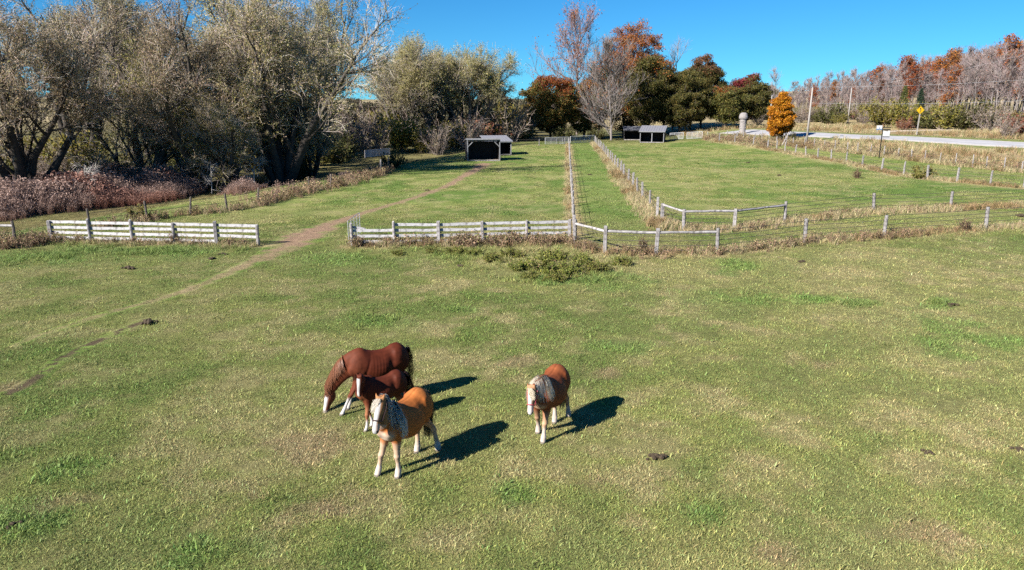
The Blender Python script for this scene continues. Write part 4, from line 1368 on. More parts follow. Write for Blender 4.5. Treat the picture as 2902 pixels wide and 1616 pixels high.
for lab, ms, (sx, D), rz_, sc_ in spots:
    plant('willow_tree', ms, lab, 'tree', gpx(sx, D), rz_, sc_, 'willows behind the reeds')
# --- far pale willow clump, middle
wE = willow(5, 20, 1.05, 9, 9, 9, 13, 12.0, lcol=[(0.304, 0.261, 0.109), (0.362, 0.297, 0.174), (0.246, 0.225, 0.075)], lw=[3, 2, 2], wcol=(.10, .085, .072), tcol=(.29, .245, .205), low=False)
for lab, sx, D, rz_, sc_ in (('pale domed willow behind the braced run-in shed, leftmost of its clump', 1150, 138, .4, 1.0), ('pale domed willow behind the braced run-in shed, middle of its clump', 1235, 140, 2.5, 1.1),
                             ('pale domed willow behind the braced run-in shed, rightmost of its clump', 1322, 139, 4.4, 1.0)):
    plant('willow_tree', wE, lab, 'tree', gpx(sx, D), rz_, sc_, 'pale willow clump behind the sheds')

# --- maples and bare trees around the sheds
RUST = [(.22, .066, .020), (.26, .098, .024), (.17, .05, .02)]; ORANGE = [(.30, .095, .02), (.26, .078, .022), (.33, .14, .026)]
GREENB = [(.085, .088, .024), (.125, .105, .027), (.066, .066, .02)]; OLIVE = [(.12, .115, .028), (.15, .12, .03), (.085, .085, .024)]
p = gpx(1560, 150); H = fit_h(p, 214)
plant('maple_tree', clump_tree(21, H, (6.1, 5.6), 190, OLIVE + [(.30, .14, .035)], [3, 3, 2, 2], 280, .205, 1.15, .10, grad=(RUST, (.25, 0, .85), .25, .95)), 'round green maple turning rust red at its top', 'tree', p, .3)
p = gpx(1655, 156); H = fit_h(p, 228)
plant('maple_tree', clump_tree(22, H, (4.8, 4.8), 150, OLIVE, [3, 2, 2], 280, .205, 1.1, .08, grad=(RUST, (.4, 0, .7), .25, .9)), 'green and rust maple just behind the pale bare tree', 'tree', p)
p = gpx(1790, 172); H = fit_h(p, 58)
plant('maple_tree', clump_tree(23, H * 1.02, (6.9, 6.2), 210, ORANGE + RUST + [(.28, .17, .12)], [5, 4, 4, 1, 2, 1, 3], 150, .21, 1.25, .30, .36, (.16, .13, .115), hollow=.2), 'tallest maple with orange rust leaves above the sheds', 'tree', p)
p = gpx(1635, 174); H = fit_h(p, 72)
plant('maple_tree', bare_tree(24, H * 1.03, 1.15, 26, 12, 8, .18, (.17, .14, .13), (.25, .175, .17), 1.3, ORANGE, [1, 1, 1], up=.17, trunk_r=.33, twl=1.9, lsize=.24, nter=12, tw=.055), 'large nearly bare pinkish tree left of the tallest orange maple', 'tree', p)
p = gpx(1765, 166); H = fit_h(p, 196)
plant('maple_tree', clump_tree(37, H, (5.0, 4.8), 130, OLIVE + ORANGE, [3, 2, 2, 1, 1, 1], 240, .205, 1.15, .08, hollow=.25), 'olive and orange maple hidden behind the pale bare tree', 'tree', p)
p = gpx(1695, 170); H = fit_h(p, 176)
plant('maple_tree', clump_tree(38, H, (4.6, 4.4), 110, OLIVE + RUST, [3, 2, 2, 1, 1, 1], 200, .205, 1.2, .10, hollow=.25), 'olive and rust maple between the round maple and the pale bare tree', 'tree', p)
p = gpx(1732, 147); H = fit_h(p, 140)
plant('bare_tree', bare_tree(25, H * 1.02, .98, 34, 13, 8, .05, (.165, .145, .135), (.195, .165, .15), .3, ORANGE, [1, 1, 1], up=.2, trunk_r=.24, twl=1.8, nter=10, tw=.055), 'pale grey bare tree in front of the maples', 'tree', p)
p = gpx(1905, 176); H = fit_h(p, 122)
plant('bare_tree', bare_tree(26, H, .85, 14, 9, 8, .3, (.20, .18, .175), (.22, .19, .19), 0, up=.14, trunk_r=.26, twl=1.5, nter=6), 'bare grey tree rising behind the dark maples', 'tree', p)
for lab, sx, D, row, env, n, g, gd, seed in (
        ('dark green maple with orange patches behind the old shed', 1835, 160, 156, (5.8, 5.4), 200, ORANGE, (-.2, -.2, .6), 27),
        ('dark olive maple behind the two bay shed', 1925, 158, 200, (5.6, 5.2), 190, OLIVE, (0, -.2, .7), 28),
        ('tall dark maple with a brownish top right of the two bay shed', 1985, 165, 158, (5.2, 5.2), 180, [(.20, .10, .04), (.15, .09, .04)], (.1, 0, .9), 29),
        ('dark olive maple filling the group behind the two bay shed', 1880, 168, 190, (5.2, 5.0), 170, OLIVE, (0, -.2, .7), 35),
        ('dark maple close behind the right end of the two bay shed', 1955, 170, 186, (5.0, 5.0), 160, OLIVE, (0, 0, .8), 36),
        ('low dark maple between the two bay shed and the stone pillar', 2055, 158, 236, (4.4, 4.2), 120, RUST, (0, 0, .8), 30),
        ('dark green maple with a red crest, rightmost of the dark group', 2112, 162, 212, (5.2, 5.0), 160, [(.22, .035, .035), (.16, .03, .03)], (-.35, 0, .9), 31)):
    p = gpx(sx, D); H = fit_h(p, row)
    plant('maple_tree', clump_tree(seed, H, env, n, GREENB + [(.16, .125, .03)], [4, 3, 3, 2], 280, .205, 1.15, .13, grad=(g, gd, .4, 1.0), hollow=.3), lab, 'tree', p, seed)
p = at(2206, 397); H = fit_h(p, 262)
plant('maple_tree', clump_tree(33, H, (2.35, 2.35), 150, [(.50, .225, .012), (.43, .175, .010), (.54, .28, .02), (.34, .13, .010)], [4, 3, 3, 2], 260, .17, .62, .05, .14, hollow=.25, egg=.36), 'golden yellow egg shaped young tree beside the road', 'tree', p)
p = gpx(2192, 215); H = fit_h(p, 196)
plant('bare_tree', bare_tree(34, H, .6, 16, 8, 8, .3, (.22, .19, .18), (.24, .20, .195), 0, trunk_r=.2, twl=1.4, nter=8), 'bare pale tree rising behind the golden tree', 'tree', p)

# --- brush behind the sheds
sG = shrub(41, 5.0, 3.0, [(.17, .145, .026), (.22, .18, .04), (.125, .125, .028)], [3, 3, 2], 18, 9, .24, (.22, .18, .14), 18)
sB = shrub(42, 4.5, 3.0, [(.17, .125, .085), (.21, .16, .11)], [1, 1], 20, 1.2, .18, (.20, .165, .145), 26)
sD = shrub(43, 4.0, 3.0, [(.08, .085, .025), (.11, .10, .03), (.06, .06, .02)], [3, 2, 2], 18, 9, .22, (.14, .11, .09), 18)
sR = shrub(44, 3.5, 2.6, [(.20, .075, .04), (.16, .065, .042)], [1, 1], 16, 5, .2, (.24, .17, .14), 18)
brush = [('olive brush below the pale willows, left', sG, 1080, 140, 1.3), ('olive brush below the pale willows, right', sG, 1400, 142, 1.2), ('grey brush under the left pale willow', sB, 1150, 133, 1.3), ('grey brush under the right pale willow', sB, 1340, 132, 1.3), ('dark brush under the pale willows', sD, 1260, 140, 1.3), ('tall grey brush between the big and the pale willows', sB, 1025, 130, 1.7), ('grey brush between the shed and the rust topped maple', sB, 1478, 150, 1.4),
         ('yellow green bush left of the sheds', sG, 1128, 124, 1.25), ('olive yellow bush behind the far rail', sG, 1195, 122, .85), ('yellow green shrub behind the braced shed', sG, 1290, 128, .95),
         ('pale twiggy bush left of the braced shed', sB, 1240, 118, 1.2), ('pale bare bush behind the sheds', sB, 1330, 124, 1.25), ('reddish bush right behind the rear shed', sR, 1375, 130, 1.3),
         ('bare grey bush right of the rear shed', sB, 1448, 142, 1.9), ('dark bush at the foot of the rust topped maple', sD, 1480, 146, .9), ('dark shrub under the maples', sD, 1600, 146, .8),
         ('grey brown bush between the willows', sB, 985, 130, 1.6), ('dark bush far left of the slatted panel', sD, 960, 112, 1.0), ('twiggy bush over the slatted panel', sB, 1062, 118, 1.4),
         ('low dark bush by the end of the slatted panel', sD, 1112, 84, .52), ('dark shrub behind the gates at the end of the lane', sD, 1690, 150, .6), ('small yellow tree behind the rear shed', sG, 1452, 165, 1.5)]
for lab, ms, sx, D, sc_ in brush:
    plant('bush', ms, lab, 'bush', gpx(sx, D), sx * .7, sc_, 'brush behind the sheds', 'stem', 'foliage')
# understory below the willows
under = [(30, 70), (160, 73), (230, 78), (330, 78), (390, 90), (470, 86), (560, 84), (640, 82), (700, 90), (760, 92), (830, 80), (900, 98), (940, 104), (110, 84), (20, 92)]
for k, (sx, D) in enumerate(under):
    plant('bush', (sD, sB, sG)[k % 3] if k % 5 else sD, 'low bush in the shade under the willow row', 'bush', gpx(sx, D), k * 1.3, .75 + .35 * ((k * 7) % 5) / 4, 'bushes under the willow row', 'stem', 'foliage')

# --- wood on the right
PK = (.40, .33, .31)
vb = [bare_tree(50 + k, 17 + k % 3, .46, 16, 7, 8, .28, (.19, .165, .155), (.235, .185, .175), .12, RUST + [(.24, .15, .09)], [1, 1, 1, 3], up=.16, trunk_r=.17, twl=1.5, nter=9, tw=.06) for k in range(4)]
vo = [bare_tree(60 + k, 15 + k, .44, 15, 7, 8, .25, (.20, .165, .15), (.23, .17, .15), 3.4, [c1 for c1 in (ORANGE, RUST)[k % 2]], [2, 2, 1], up=.14, trunk_r=.17, twl=1.3, lsize=.30, nter=6) for k in range(3)]
vt = [bare_tree(70 + k, 19, .30, 12, 6, 8, .45, (.18, .16, .15), (.235, .19, .185), 0, up=.22, trunk_r=.15, twl=1.6, nter=8, tw=.05) for k in range(2)]
rw = random.Random(9)
def wood_top(sx):
    return np.interp(sx, [2100, 2250, 2330, 2450, 2560, 2650, 2760, 2850, 2920, 3100], [246, 232, 214, 190, 164, 146, 128, 110, 118, 118])
def wood_D(sx):
    return np.interp(sx, [2100, 2300, 2500, 2700, 2902, 3100], [226, 206, 182, 162, 146, 138])
GW = 'trees of the wood'
for row in range(7):
    n = (40, 40, 36, 34, 32, 30, 28)[row]
    for k in range(n):
        sx = 2110 + (2990 - 2110) * (k + rw.uniform(.1, .9)) / n
        D = wood_D(sx) * (1 + .03 * row) + rw.uniform(-3, 3)
        p = gpx(sx, D)
        H = fit_h(p, wood_top(sx) + rw.uniform(-4, 40) + (0 if row > 1 else 22))
        u = rw.random()
        red = math.exp(-((sx - 2610) / 130) ** 2) * .26 + math.exp(-((sx - 2740) / 70) ** 2) * .2 + math.exp(-((sx - 2430) / 60) ** 2) * .12 + .02
        if u < red:
            q = rw.randrange(3); ms, h0, lab = vo[q], 15 + q, ('tree with orange leaves in the wood', 'tree with rust red leaves in the wood')[q % 2]
        elif u < .8: q = rw.randrange(4); ms, h0, lab = vb[q], 17 + q % 3, 'bare pinkish grey tree in the wood'
        else: ms, h0, lab = vt[rw.randrange(2)], 19, 'slender high crowned bare tree in the wood'; H *= 1.06
        lab += (' behind the golden tree', ' behind the near poles', ' left of the dark spruce', ' right of the yellow sign', ' at the right edge of the photo')[int(np.searchsorted([2240, 2420, 2600, 2800], sx))]
        plant('wood_tree', ms, lab, 'tree', p, rw.uniform(0, 6.28), H / h0, lab + ', group')
# edge of the wood
sp = spruce(80, 11, 2.6)
p = gpx(2598, 150); plant('spruce_tree', sp, 'dark green spruce at the edge of the wood behind the yellow sign', 'tree', p, 0, fit_h(p, 248) / 11)
sp2 = spruce(81, 12, 3.0, ((.09, .10, .03), (.12, .115, .03), (.07, .085, .03)))
p = gpx(2552, 154); plant('cedar_tree', sp2, 'olive cedar left of the dark spruce', 'tree', p, 1, fit_h(p, 240) / 12)
wood_edge = [('yellow green bush at the wood edge above the blue and white board', sG, 2500, 152, 278), ('olive bush between the cedar and the dark spruce', sG, 2560, 147, 291), ('dark bush below the near poles at the wood edge', sD, 2355, 173, 291),
             ('small yellow bush at the foot of the far pole', sG, 2380, 167, 321), ('green bush right of the yellow sign', sG, 2668, 140, 292), ('round green bush further right of the yellow sign', sD, 2745, 138, 282),
             ('grey brush at the wood edge near the right end', sB, 2810, 134, 291), ('brown brush at the foot of the wood', sB, 2450, 166, 311), ('rusty brush at the right edge of the photo', sR, 2880, 118, 316), ('brown brush beside the gravel track', sB, 2850, 116, 331),
             ('grey brush behind the golden tree', sB, 2150, 175, 306), ('grey brush right of the golden tree', sB, 2270, 184, 301), ('brown brush between the poles', sB, 2335, 179, 311), ('rusty brush below the bare wood', sR, 2560, 140, 331), ('dark brush under the spruce', sD, 2630, 143, 316)]
hts = {id(sG): 5.0, id(sB): 4.5, id(sD): 4.0, id(sR): 3.5}
for lab, ms, sx, D, row in wood_edge:
    p = gpx(sx, D); plant('bush', ms, lab, 'bush', p, sx, max(.3, fit_h(p, row) / hts[id(ms)]), 'bushes along the wood edge', 'stem', 'foliage')
p = at(2240, 396); plant('bush', sD, 'low black green bush between the golden tree and the nearest pole', 'bush', p, 0, .38, None, 'stem', 'foliage', zs=.8)
for k in range(60):
    sx = 2110 + 870 * (k + rw.random()) / 60; p = gpx(sx, wood_D(sx) * rw.uniform(.90, 1.0))
    plant('bush', (sB, sR, sB, sG, sD)[k % 5], 'low undergrowth bush at the foot of the wood across the road', 'bush', p, k, rw.uniform(.45, .9), 'undergrowth of the wood', 'stem', 'foliage')
# distant tree line closing the valley
vf = [clump_tree(90 + k, 11, (5, 5), 45, [(.10, .085, .05), (.14, .115, .07), (.08, .08, .05)], [1, 1, 1], 120, .5, 1.9, .05) for k in range(2)]
for k in range(30):
    sx = -100 + 2300 * (k + rw.random() * .8) / 30; D = rw.uniform(280, 420)
    p = gpx(sx, D); plant('far_tree', vf[k % 2], 'far off hazy tree on the valley side behind the willows', 'tree', p, k, rw.uniform(.6, 1.0), 'far off trees on the valley side')

for k in range(16):
    sx = (900 + 620 * (k + rw.random() * .8) / 16); p = gpx(sx, rw.uniform(172, 235))
    plant('far_tree', vf[k % 2], 'grey brown tree in the gap behind the pale domed willows', 'tree', p, k * 1.9, rw.uniform(.55, .95), 'trees behind the pale willows')
# ================================================================== horses
def ray(sx, sy):
    u, v = (sx - 1451.0) / FW, (808.0 - sy) / FW
    return Vector((u, _cp + v * _sp, -_sp + v * _cp))


def on_plane(sx, sy, pt, nrm):
    """point of the photo ray in the plane through pt with normal nrm"""
    o = Vector((0, 0, CAM_H)); d = ray(sx, sy)
    return o + d * ((pt - o).dot(nrm) / d.dot(nrm))


def loft(V_, F_, secs, n=18, egg=0.0):
    """secs: (centre, width dir, depth dir, half width, half depth); closed ends"""
    b = len(V_)
    for c, u, v, a, d in secs:
        for k in range(n):
            w = 2 * math.pi * k / n
            V_.append(c + u * (a * math.cos(w) * (1 - egg * math.sin(w))) + v * (d * math.sin(w)))
    for i in range(len(secs) - 1):
        for k in range(n):
            j = (k + 1) % n
            F_.append((b + i * n + k, b + i * n + j, b + (i + 1) * n + j, b + (i + 1) * n + k))
    F_.append(tuple(b + k for k in range(n))[::-1]); e = b + (len(secs) - 1) * n
    F_.append(tuple(e + k for k in range(n)))


def resample(secs, k):
    """smooth (Catmull-Rom) interpolation of section tuples of equal-length float arrays"""
    A = np.array(secs, float); n = len(A)
    P_ = np.concatenate([[2 * A[0] - A[1]], A, [2 * A[-1] - A[-2]]])
    t = np.linspace(0, n - 1 - 1e-9, k); i = t.astype(int); f = (t - i)[:, None]
    a, b, c, d = P_[i], P_[i + 1], P_[i + 2], P_[i + 3]
    return .5 * (2 * b + (c - a) * f + (2 * a - 5 * b + 4 * c - d) * f * f + (3 * b - a - 3 * c + d) * f ** 3)


M['hair'] = attr_mat('horse_hair', 'col', 0.5, 0.35, translucent=.32)


def coat_mat(name):
    m, nt, b = new_mat(name, 0.66, 0.12)
    a = nd(nt, 'ShaderNodeAttribute', attribute_name='col')
    tc = nd(nt, 'ShaderNodeTexCoord')
    n1 = nd(nt, 'ShaderNodeTexNoise', i_Scale=7.0, i_Detail=6.0, i_Roughness=.65); nt.links.new(tc.outputs['Object'], n1.inputs['Vector'])
    mr = nd(nt, 'ShaderNodeMapRange'); mr.inputs[1].default_value = .3; mr.inputs[2].default_value = .7; mr.inputs[3].default_value = .74; mr.inputs[4].default_value = 1.26
    nt.links.new(n1.outputs['Fac'], mr.inputs[0])
    hv = nd(nt, 'ShaderNodeHueSaturation'); nt.links.new(mr.outputs[0], hv.inputs['Value']); nt.links.new(a.outputs['Color'], hv.inputs['Color'])
    nt.links.new(hv.outputs[0], b.inputs['Base Color'])
    n2 = nd(nt, 'ShaderNodeTexNoise', i_Scale=60.0, i_Detail=3.0); nt.links.new(tc.outputs['Object'], n2.inputs['Vector'])
    bp = nd(nt, 'ShaderNodeBump', i_Strength=.10, i_Distance=.01); nt.links.new(n2.outputs['Fac'], bp.inputs['Height']); nt.links.new(bp.outputs[0], b.inputs['Normal'])
    return m


M['coat'] = coat_mat('horse_coat')
M['eye'] = noise_mat('horse_eye', (.008, .006, .005), (.015, .01, .008), 5, rough=.15, bump=0, spec=.6)


def strands(rs, paths, w, cols, side):
    """ribbon hair along paths (N,k,3)"""
    N, K1 = paths.shape[:2]
    f = np.linspace(0, 1, K1)[None, :, None]
    A = unit(np.broadcast_to(np.asarray(side, float).reshape(-1, 1, 3), paths.shape) + .05 * rs.randn(N, 1, 3)) * (w * (1 - .7 * f ** 2) * .5)
    V_ = np.stack([paths - A, paths + A], 2).reshape(-1, 3)
    base = (np.arange(N) * K1 * 2)[:, None]; i = np.arange(K1 - 1)[None] * 2
    Q_ = np.stack([base + i, base + i + 1, base + i + 3, base + i + 2], -1).reshape(-1, 4)
    return V_, Q_, np.repeat(cols, K1 * 2, 0)


def horse(label, s, heading, feet_px, poll_px, poll_fwd, muzzle_px, coat, mane_side=1, stout=1.0, leg_len=1.0, mane_col=(.7, .65, .55), mane_n=420, mane_l=.36, mane_flip=None,
          tail_col=(.2, .12, .07), tail_l=.85, halter=None, seed=0, face_yaw=0.0, muzzle_ground=False, name='horse', body_shift=0.0, mane_w=.019, head_s=1.0, fore=True, feather=0.0, tail_w=1.0, ribs=.0008):
    rs = np.random.RandomState(700 + seed)
    h = Vector((heading[0], heading[1], 0)).normalized(); left = Vector((-h.y, h.x, 0)); up = Vector((0, 0, 1))
    ft = [at(*p) for p in feet_px]                         # LF, RF, LH, RH on the ground
    cen = (ft[0] + ft[1]) / 2
    hin = (ft[2] + ft[3]) / 2
    mid = (cen + hin) / 2
    O = Vector((mid.x, mid.y, tz(mid.x, mid.y))) + h * (.10 * s + body_shift)          # below the middle of the trunk
    Rm = Matrix((h, left, up)).transposed().to_4x4()
    Wm = Matrix.Translation(O) @ Rm; Wi = Wm.inverted()
    loc = lambda p: (Wi @ Vector(p)) / s
    F = [loc(f) for f in ft]
    # head points
    pw = on_plane(poll_px[0], poll_px[1], O + h * (poll_fwd * s), h)
    hl = .56 * s * head_s
    best = None
    for q in np.arange(-.55, .75, .01):
        mw = on_plane(muzzle_px[0], muzzle_px[1], O + h * ((poll_fwd + q) * s), h)
        e = abs((mw - pw).length - hl)
        if muzzle_ground: e += .5 * abs(mw.z - .06)
        if best is None or e < best[0]: best = (e, mw)
    poll, muz = loc(pw), loc(best[1])
    ha = (muz - poll).normalized()
    V_, F_ = [], []
    X, Y, Z = Vector((1, 0, 0)), Vector((0, 1, 0)), Vector((0, 0, 1))
    st = stout
    # trunk
    tr = [(.66, 1.10, .10, .12), (.60, 1.10, .19, .25), (.48, 1.12, .250, .350), (.34, 1.125, .270, .395), (.20, 1.07, .300, .375), (.02, 1.02, .335, .375), (-.16, 1.02, .335, .370), (-.31, 1.06, .292, .365), (-.44, 1.12, .295, .365),
          (-.58, 1.15, .29, .335), (-.70, 1.13, .24, .27), (-.79, 1.10, .16, .18), (-.83, 1.09, .08, .09)]
    loft(V_, F_, [(Vector((x, 0, z)), Y, Z, w * st, d * (1 + (st - 1) * .4)) for x, z, w, d in resample(tr, 34)], 22, .16)
    # neck
    nb = Vector((.46, 0, 1.20)); n1 = Vector((.70, 0, 1.20 + .25 * (poll.z - 1.2)))
    dirn = poll - nb
    n0 = Vector((.34, 0, 1.20))
    back = poll - ha * .02 
    c1 = n0 + Vector((.38, 0, .16 if poll.z > 1.25 else -.02)); c2 = poll - (ha * .10 + dirn.normalized() * .30) * .8
    neck = []
    K = 14
    pts_n = []
    for i in range(K + 1):
        t = i / K
        pts_n.append(n0 * (1 - t) ** 3 + c1 * 3 * t * (1 - t) ** 2 + c2 * 3 * t * t * (1 - t) + (poll + ha * .05) * t ** 3)
    wid = np.interp(np.linspace(0, 1, K + 1), [0, .25, .55, .85, 1], [.20, .165, .118, .098, .09]); dep = np.interp(np.linspace(0, 1, K + 1), [0, .25, .55, .85, 1], [.33, .28, .205, .155, .125])
    crest = []
    for i, p in enumerate(pts_n):
        t = (pts_n[min(i + 1, K)] - pts_n[max(i - 1, 0)]).normalized()
        u = Z.cross(t)
        u = u.normalized() if u.length > 1e-3 else Y.copy()
        v = t.cross(u).normalized()
        neck.append((p, u, v, wid[i] * (1 + (st - 1) * .8), dep[i] * (1 + (st - 1) * .5)))
        crest.append((p + v * dep[i] * (1 + (st - 1) * .5), u, v, wid[i]))
    loft(V_, F_, neck, 18)
    # head
    fr = Vector((1, 0, .25)) + Y * math.tan(face_yaw)
    fr = (fr - ha * fr.dot(ha)).normalized(); la = ha.cross(fr).normalized()
    L = (muz - poll).length
    hs_ = [(-.06, .055, .06, -.05), (.0, .085, .10, -.055), (.10, .098, .125, -.075), (.22, .104, .148, -.095), (.34, .094, .135, -.085), (.48, .074, .108, -.062), (.64, .062, .086, -.046), (.80, .064, .078, -.044), (.92, .064, .070, -.046), (1.0, .045, .048, -.05), (1.02, .02, .02, -.05)]
    k_ = head_s * (1 + (st - 1) * .35)
    hsec = [(poll + ha * (q * L) + fr * (o * k_ + .035), la, fr, w * k_, d * k_) for q, w, d, o in resample(hs_, 26)]
    loft(V_, F_, hsec, 18)
    # ears
    for sd in (-1, 1):
        e0 = poll + la * (sd * .058 * k_) + fr * .015 + ha * .02
        ed = (fr * .35 - ha * .9 + la * sd * .22).normalized()
        ew = la.cross(ed).normalized()
        loft(V_, F_, [(e0 + ed * (q * .125 * k_), la, ew, a, b) for q, a, b in ((-.2, .028, .026), (.15, .033, .026), (.45, .032, .022), (.75, .022, .018), (1.0, .010, .010))], 10)
    # nostril swell and jaw
    for sd in (-1, 1):
        c = poll + ha * (.90 * L) + la * (sd * .045 * k_) + fr * (-.012)
        loft(V_, F_, [(c + ha * q, la, fr, a, a) for q, a in ((-.035, .012), (-.015, .028), (.015, .028), (.032, .012))], 10)
    # legs
    lk = leg_len; fe = feather
    front = [(.02, 1.06, .17, .13), (.01, .90, .135, .115), (.00, .78, .100, .090), (.0, .66, .078, .070), (.005, .54, .060, .055), (.012, .45, .058, .054), (.010, .40, .054, .050), (.0, .33, .040 + fe * .2, .036 + fe * .2), (-.004, .22, .038 + fe * .5, .034 + fe * .5),
             (.0, .135, .047 + fe, .043 + fe), (.018, .085, .042 + fe, .040 + fe), (.030, .055, .052 + fe * .6, .050 + fe * .6), (.038, .03, .060, .056), (.044, .0, .068, .062)]
    hind = [(.06, 1.12, .24, .15), (.09, .98, .215, .145), (.09, .86, .165, .120), (.03, .75, .120, .090), (-.04, .66, .088, .068), (-.095, .57, .070, .056), (-.105, .51, .066, .052), (-.09, .44, .050, .042), (-.075, .33, .042 + fe * .3, .037 + fe * .3), (-.06, .22, .042 + fe * .5, .036 + fe * .5),
            (-.045, .135, .050 + fe, .045 + fe), (-.025, .085, .044 + fe, .041 + fe), (-.012, .055, .053 + fe * .6, .050 + fe * .6), (-.004, .03, .061, .056), (.0, .0, .068, .062)]
    for k, foot in enumerate(F):
        tab = front if k < 2 else hind
        sd = 1 if k % 2 == 0 else -1
        root = Vector((.40 if k < 2 else -.52, sd * (.145 if k < 2 else .15) * (1 + (st - 1) * .7), 0))
        secs = []
        for x, z, a, b in resample(tab, 40):
            q = min(1, max(0, z / .95)); q = q * q * (3 - 2 * q) if k < 2 else q ** 1.1
            base = Vector((foot.x, foot.y, 0)) * (1 - q) + root * q
            inset = .03 * q * sd
            zz = z + (foot.z - 0) * (1 - q)
            leg = 1.0 if z > .9 else 1.0
            secs.append((base + Vector((x, -inset, zz)), X, Y, (a + .006) * (1 + (st - 1) * .6), (b + .006) * (1 + (st - 1) * .6)))
        loft(V_, F_, secs, 14)
    # muscle swells: shoulder, chest, haunch
    for sd in (-1, 1):
        for c, a in (((.42, .125 * st, 1.10), .165), ((.56, .085 * st, 1.03), .13), ((-.50, .130 * st, 1.16), .205), ((-.62, .115 * st, 1.02), .185), ((.36, .17 * st, 1.0), .12)):
            c = Vector((c[0], c[1] * sd, c[2])); loft(V_, F_, [(c + Z * (a * 1.25 * math.sin(q)), X, Y, a * math.cos(q) + .001, a * .8 * math.cos(q) + .001) for q in np.linspace(-1.5, 1.5, 9)], 12)
    me = bpy.data.meshes.new('body'); me.from_pydata([tuple(v) for v in V_], [], F_)
    bm = bmesh.new(); bm.from_mesh(me); bmesh.ops.recalc_face_normals(bm, faces=bm.faces); bm.to_mesh(me); bm.free()
    tmp = bpy.data.objects.new('tmp', me); COL.objects.link(tmp)
    rm = tmp.modifiers.new('r', 'REMESH'); rm.mode = 'VOXEL'; rm.voxel_size = .0145
    sm = tmp.modifiers.new('s', 'SMOOTH'); sm.factor = .5; sm.iterations = 15
    dg = bpy.context.evaluated_depsgraph_get()
    body = bpy.data.meshes.new_from_object(tmp.evaluated_get(dg)); bpy.data.objects.remove(tmp); bpy.data.meshes.remove(me)
    body.name = 'body'
    N = len(body.vertices); co = np.empty(N * 3, np.float32); body.vertices.foreach_get('co', co); co = co.reshape(-1, 3).astype(float)
    # relief: spine groove, ribs, flank hollow, shoulder line
    nr = np.empty(N * 3, np.float32); body.vertices.foreach_get('normal', nr); nr = nr.reshape(-1, 3)
    gs = lambda a, c, w: np.exp(-((a - c) / w) ** 2)
    ay = np.abs(co[:, 1]); tor = (co[:, 2] > .78) & (ay > .08)
    dsp = -.014 * gs(ay, 0, .022) * (co[:, 0] < .25) * (co[:, 0] > -.74) * (co[:, 2] > 1.25)
    dsp = dsp + tor * (-.022 * gs(co[:, 0], -.34, .07) * gs(co[:, 2], 1.12, .12) - .012 * gs(co[:, 0] + .35 * (co[:, 2] - 1.1), .24, .035) * gs(co[:, 2], 1.1, .2))
    dsp = dsp + tor * ribs * np.sin(co[:, 0] * 84 + co[:, 2] * 8) * sstep(-.28, -.12, co[:, 0]) * (1 - sstep(.1, .24, co[:, 0])) * gs(co[:, 2], 1.05, .2)
    dsp = dsp + tor * (.010 * gs(co[:, 0], -.43, .045) * gs(co[:, 2], 1.33, .06)) + .008 * (co[:, 2] < .8) * gs(co[:, 2], .45, .03) * (co[:, 0] > .1)
    co = co + nr * dsp[:, None]
    body.vertices.foreach_set('co', co.astype(np.float32).ravel()); body.update()
    # coat colours and markings
    pv, hv, lv, fv = (np.array(v) for v in (poll, ha, la, fr))
    rel = co - pv; hq = rel @ hv / L; hl_ = rel @ lv; hf = rel @ fv
    ishead = (hq > -.12) & (hq < 1.15) & (np.abs(hl_) < .16) & (np.abs(hf) < .26)
    n_ = fbm(co[:, 0] * 6 + seed * 9, co[:, 2] * 6 + co[:, 1] * 5, 3, 71)
    col = coat(co, n_, dict(q=np.where(ishead, hq, -9), l=hl_, f=hf))
    hoof = co[:, 2] < (.05 + .0)
    col[hoof] = np.array((.13, .11, .09)) * (.8 + .4 * n_[hoof])[:, None]
    nos = np.zeros(N, bool)
    for sd in (-1, 1):
        c = pv + hv * (.945 * L) + lv * (sd * .05 * k_) + fv * .012
        nos |= np.linalg.norm(co - c, axis=1) < .024
    col[nos] *= .12
    a_ = body.attributes.new('col', 'FLOAT_COLOR', 'POINT'); a_.data.foreach_set('color', np.concatenate([col.clip(.004, .9), np.ones((N, 1))], 1).astype(np.float32).ravel())
    body.materials.clear(); body.materials.append(M['coat'])
    body.polygons.foreach_set('use_smooth', np.ones(len(body.polygons), bool))
    t = thing(name, label, 'horse', O); t.rotation_euler = (0, 0, math.atan2(h.y, h.x)); WORLD[t.name] = Wm
    part('body', body, t, local=True, scale=s)
    # mane
    from mathutils.bvhtree import BVHTree
    bvh = BVHTree.FromPolygons([tuple(v) for v in co], [tuple(p.vertices) for p in body.polygons])
    def lay(P_, gap):          # keep hair outside the skin
        Q_ = P_.reshape(-1, 3)
        for k in range(len(Q_)):
            q, nn, _, _d = bvh.find_nearest(Vector(Q_[k]))
            v = Vector(Q_[k]) - q
            g_ = gap * (.6 + 1.3 * ((k // 4) * .618 % 1))
            if v.dot(nn) < g_: Q_[k] = q + nn * g_
        return Q_.reshape(P_.shape)
    cr = [c for c in crest]
    if mane_n:
        i = rs.rand(mane_n) * (K - 4.0) + 3.6
        a = i.astype(int); f = (i - a)[:, None]
        cp = np.array([c[0] for c in cr]); cu = np.array([c[1] for c in cr]); cv = np.array([c[2] for c in cr]); cw = np.array([c[3] for c in cr])
        B = cp[a] * (1 - f) + cp[a + 1] * f; U = cu[a] * mane_side; Vv = cv[a]; Wd = (cw[a] * (1 + (st - 1) * .8))[:, None]
        ln = (mane_l * (.55 + .55 * rs.rand(mane_n)))[:, None]; dn = np.array((-.12, 0, -1.0)) + 0.07 * rs.randn(mane_n, 3)
        sidef = np.where(rs.rand(mane_n, 1) < .97, 1, -1)
        U = U * sidef
        if mane_flip is not None: U = np.where((i / K < mane_flip)[:, None], -U, U)
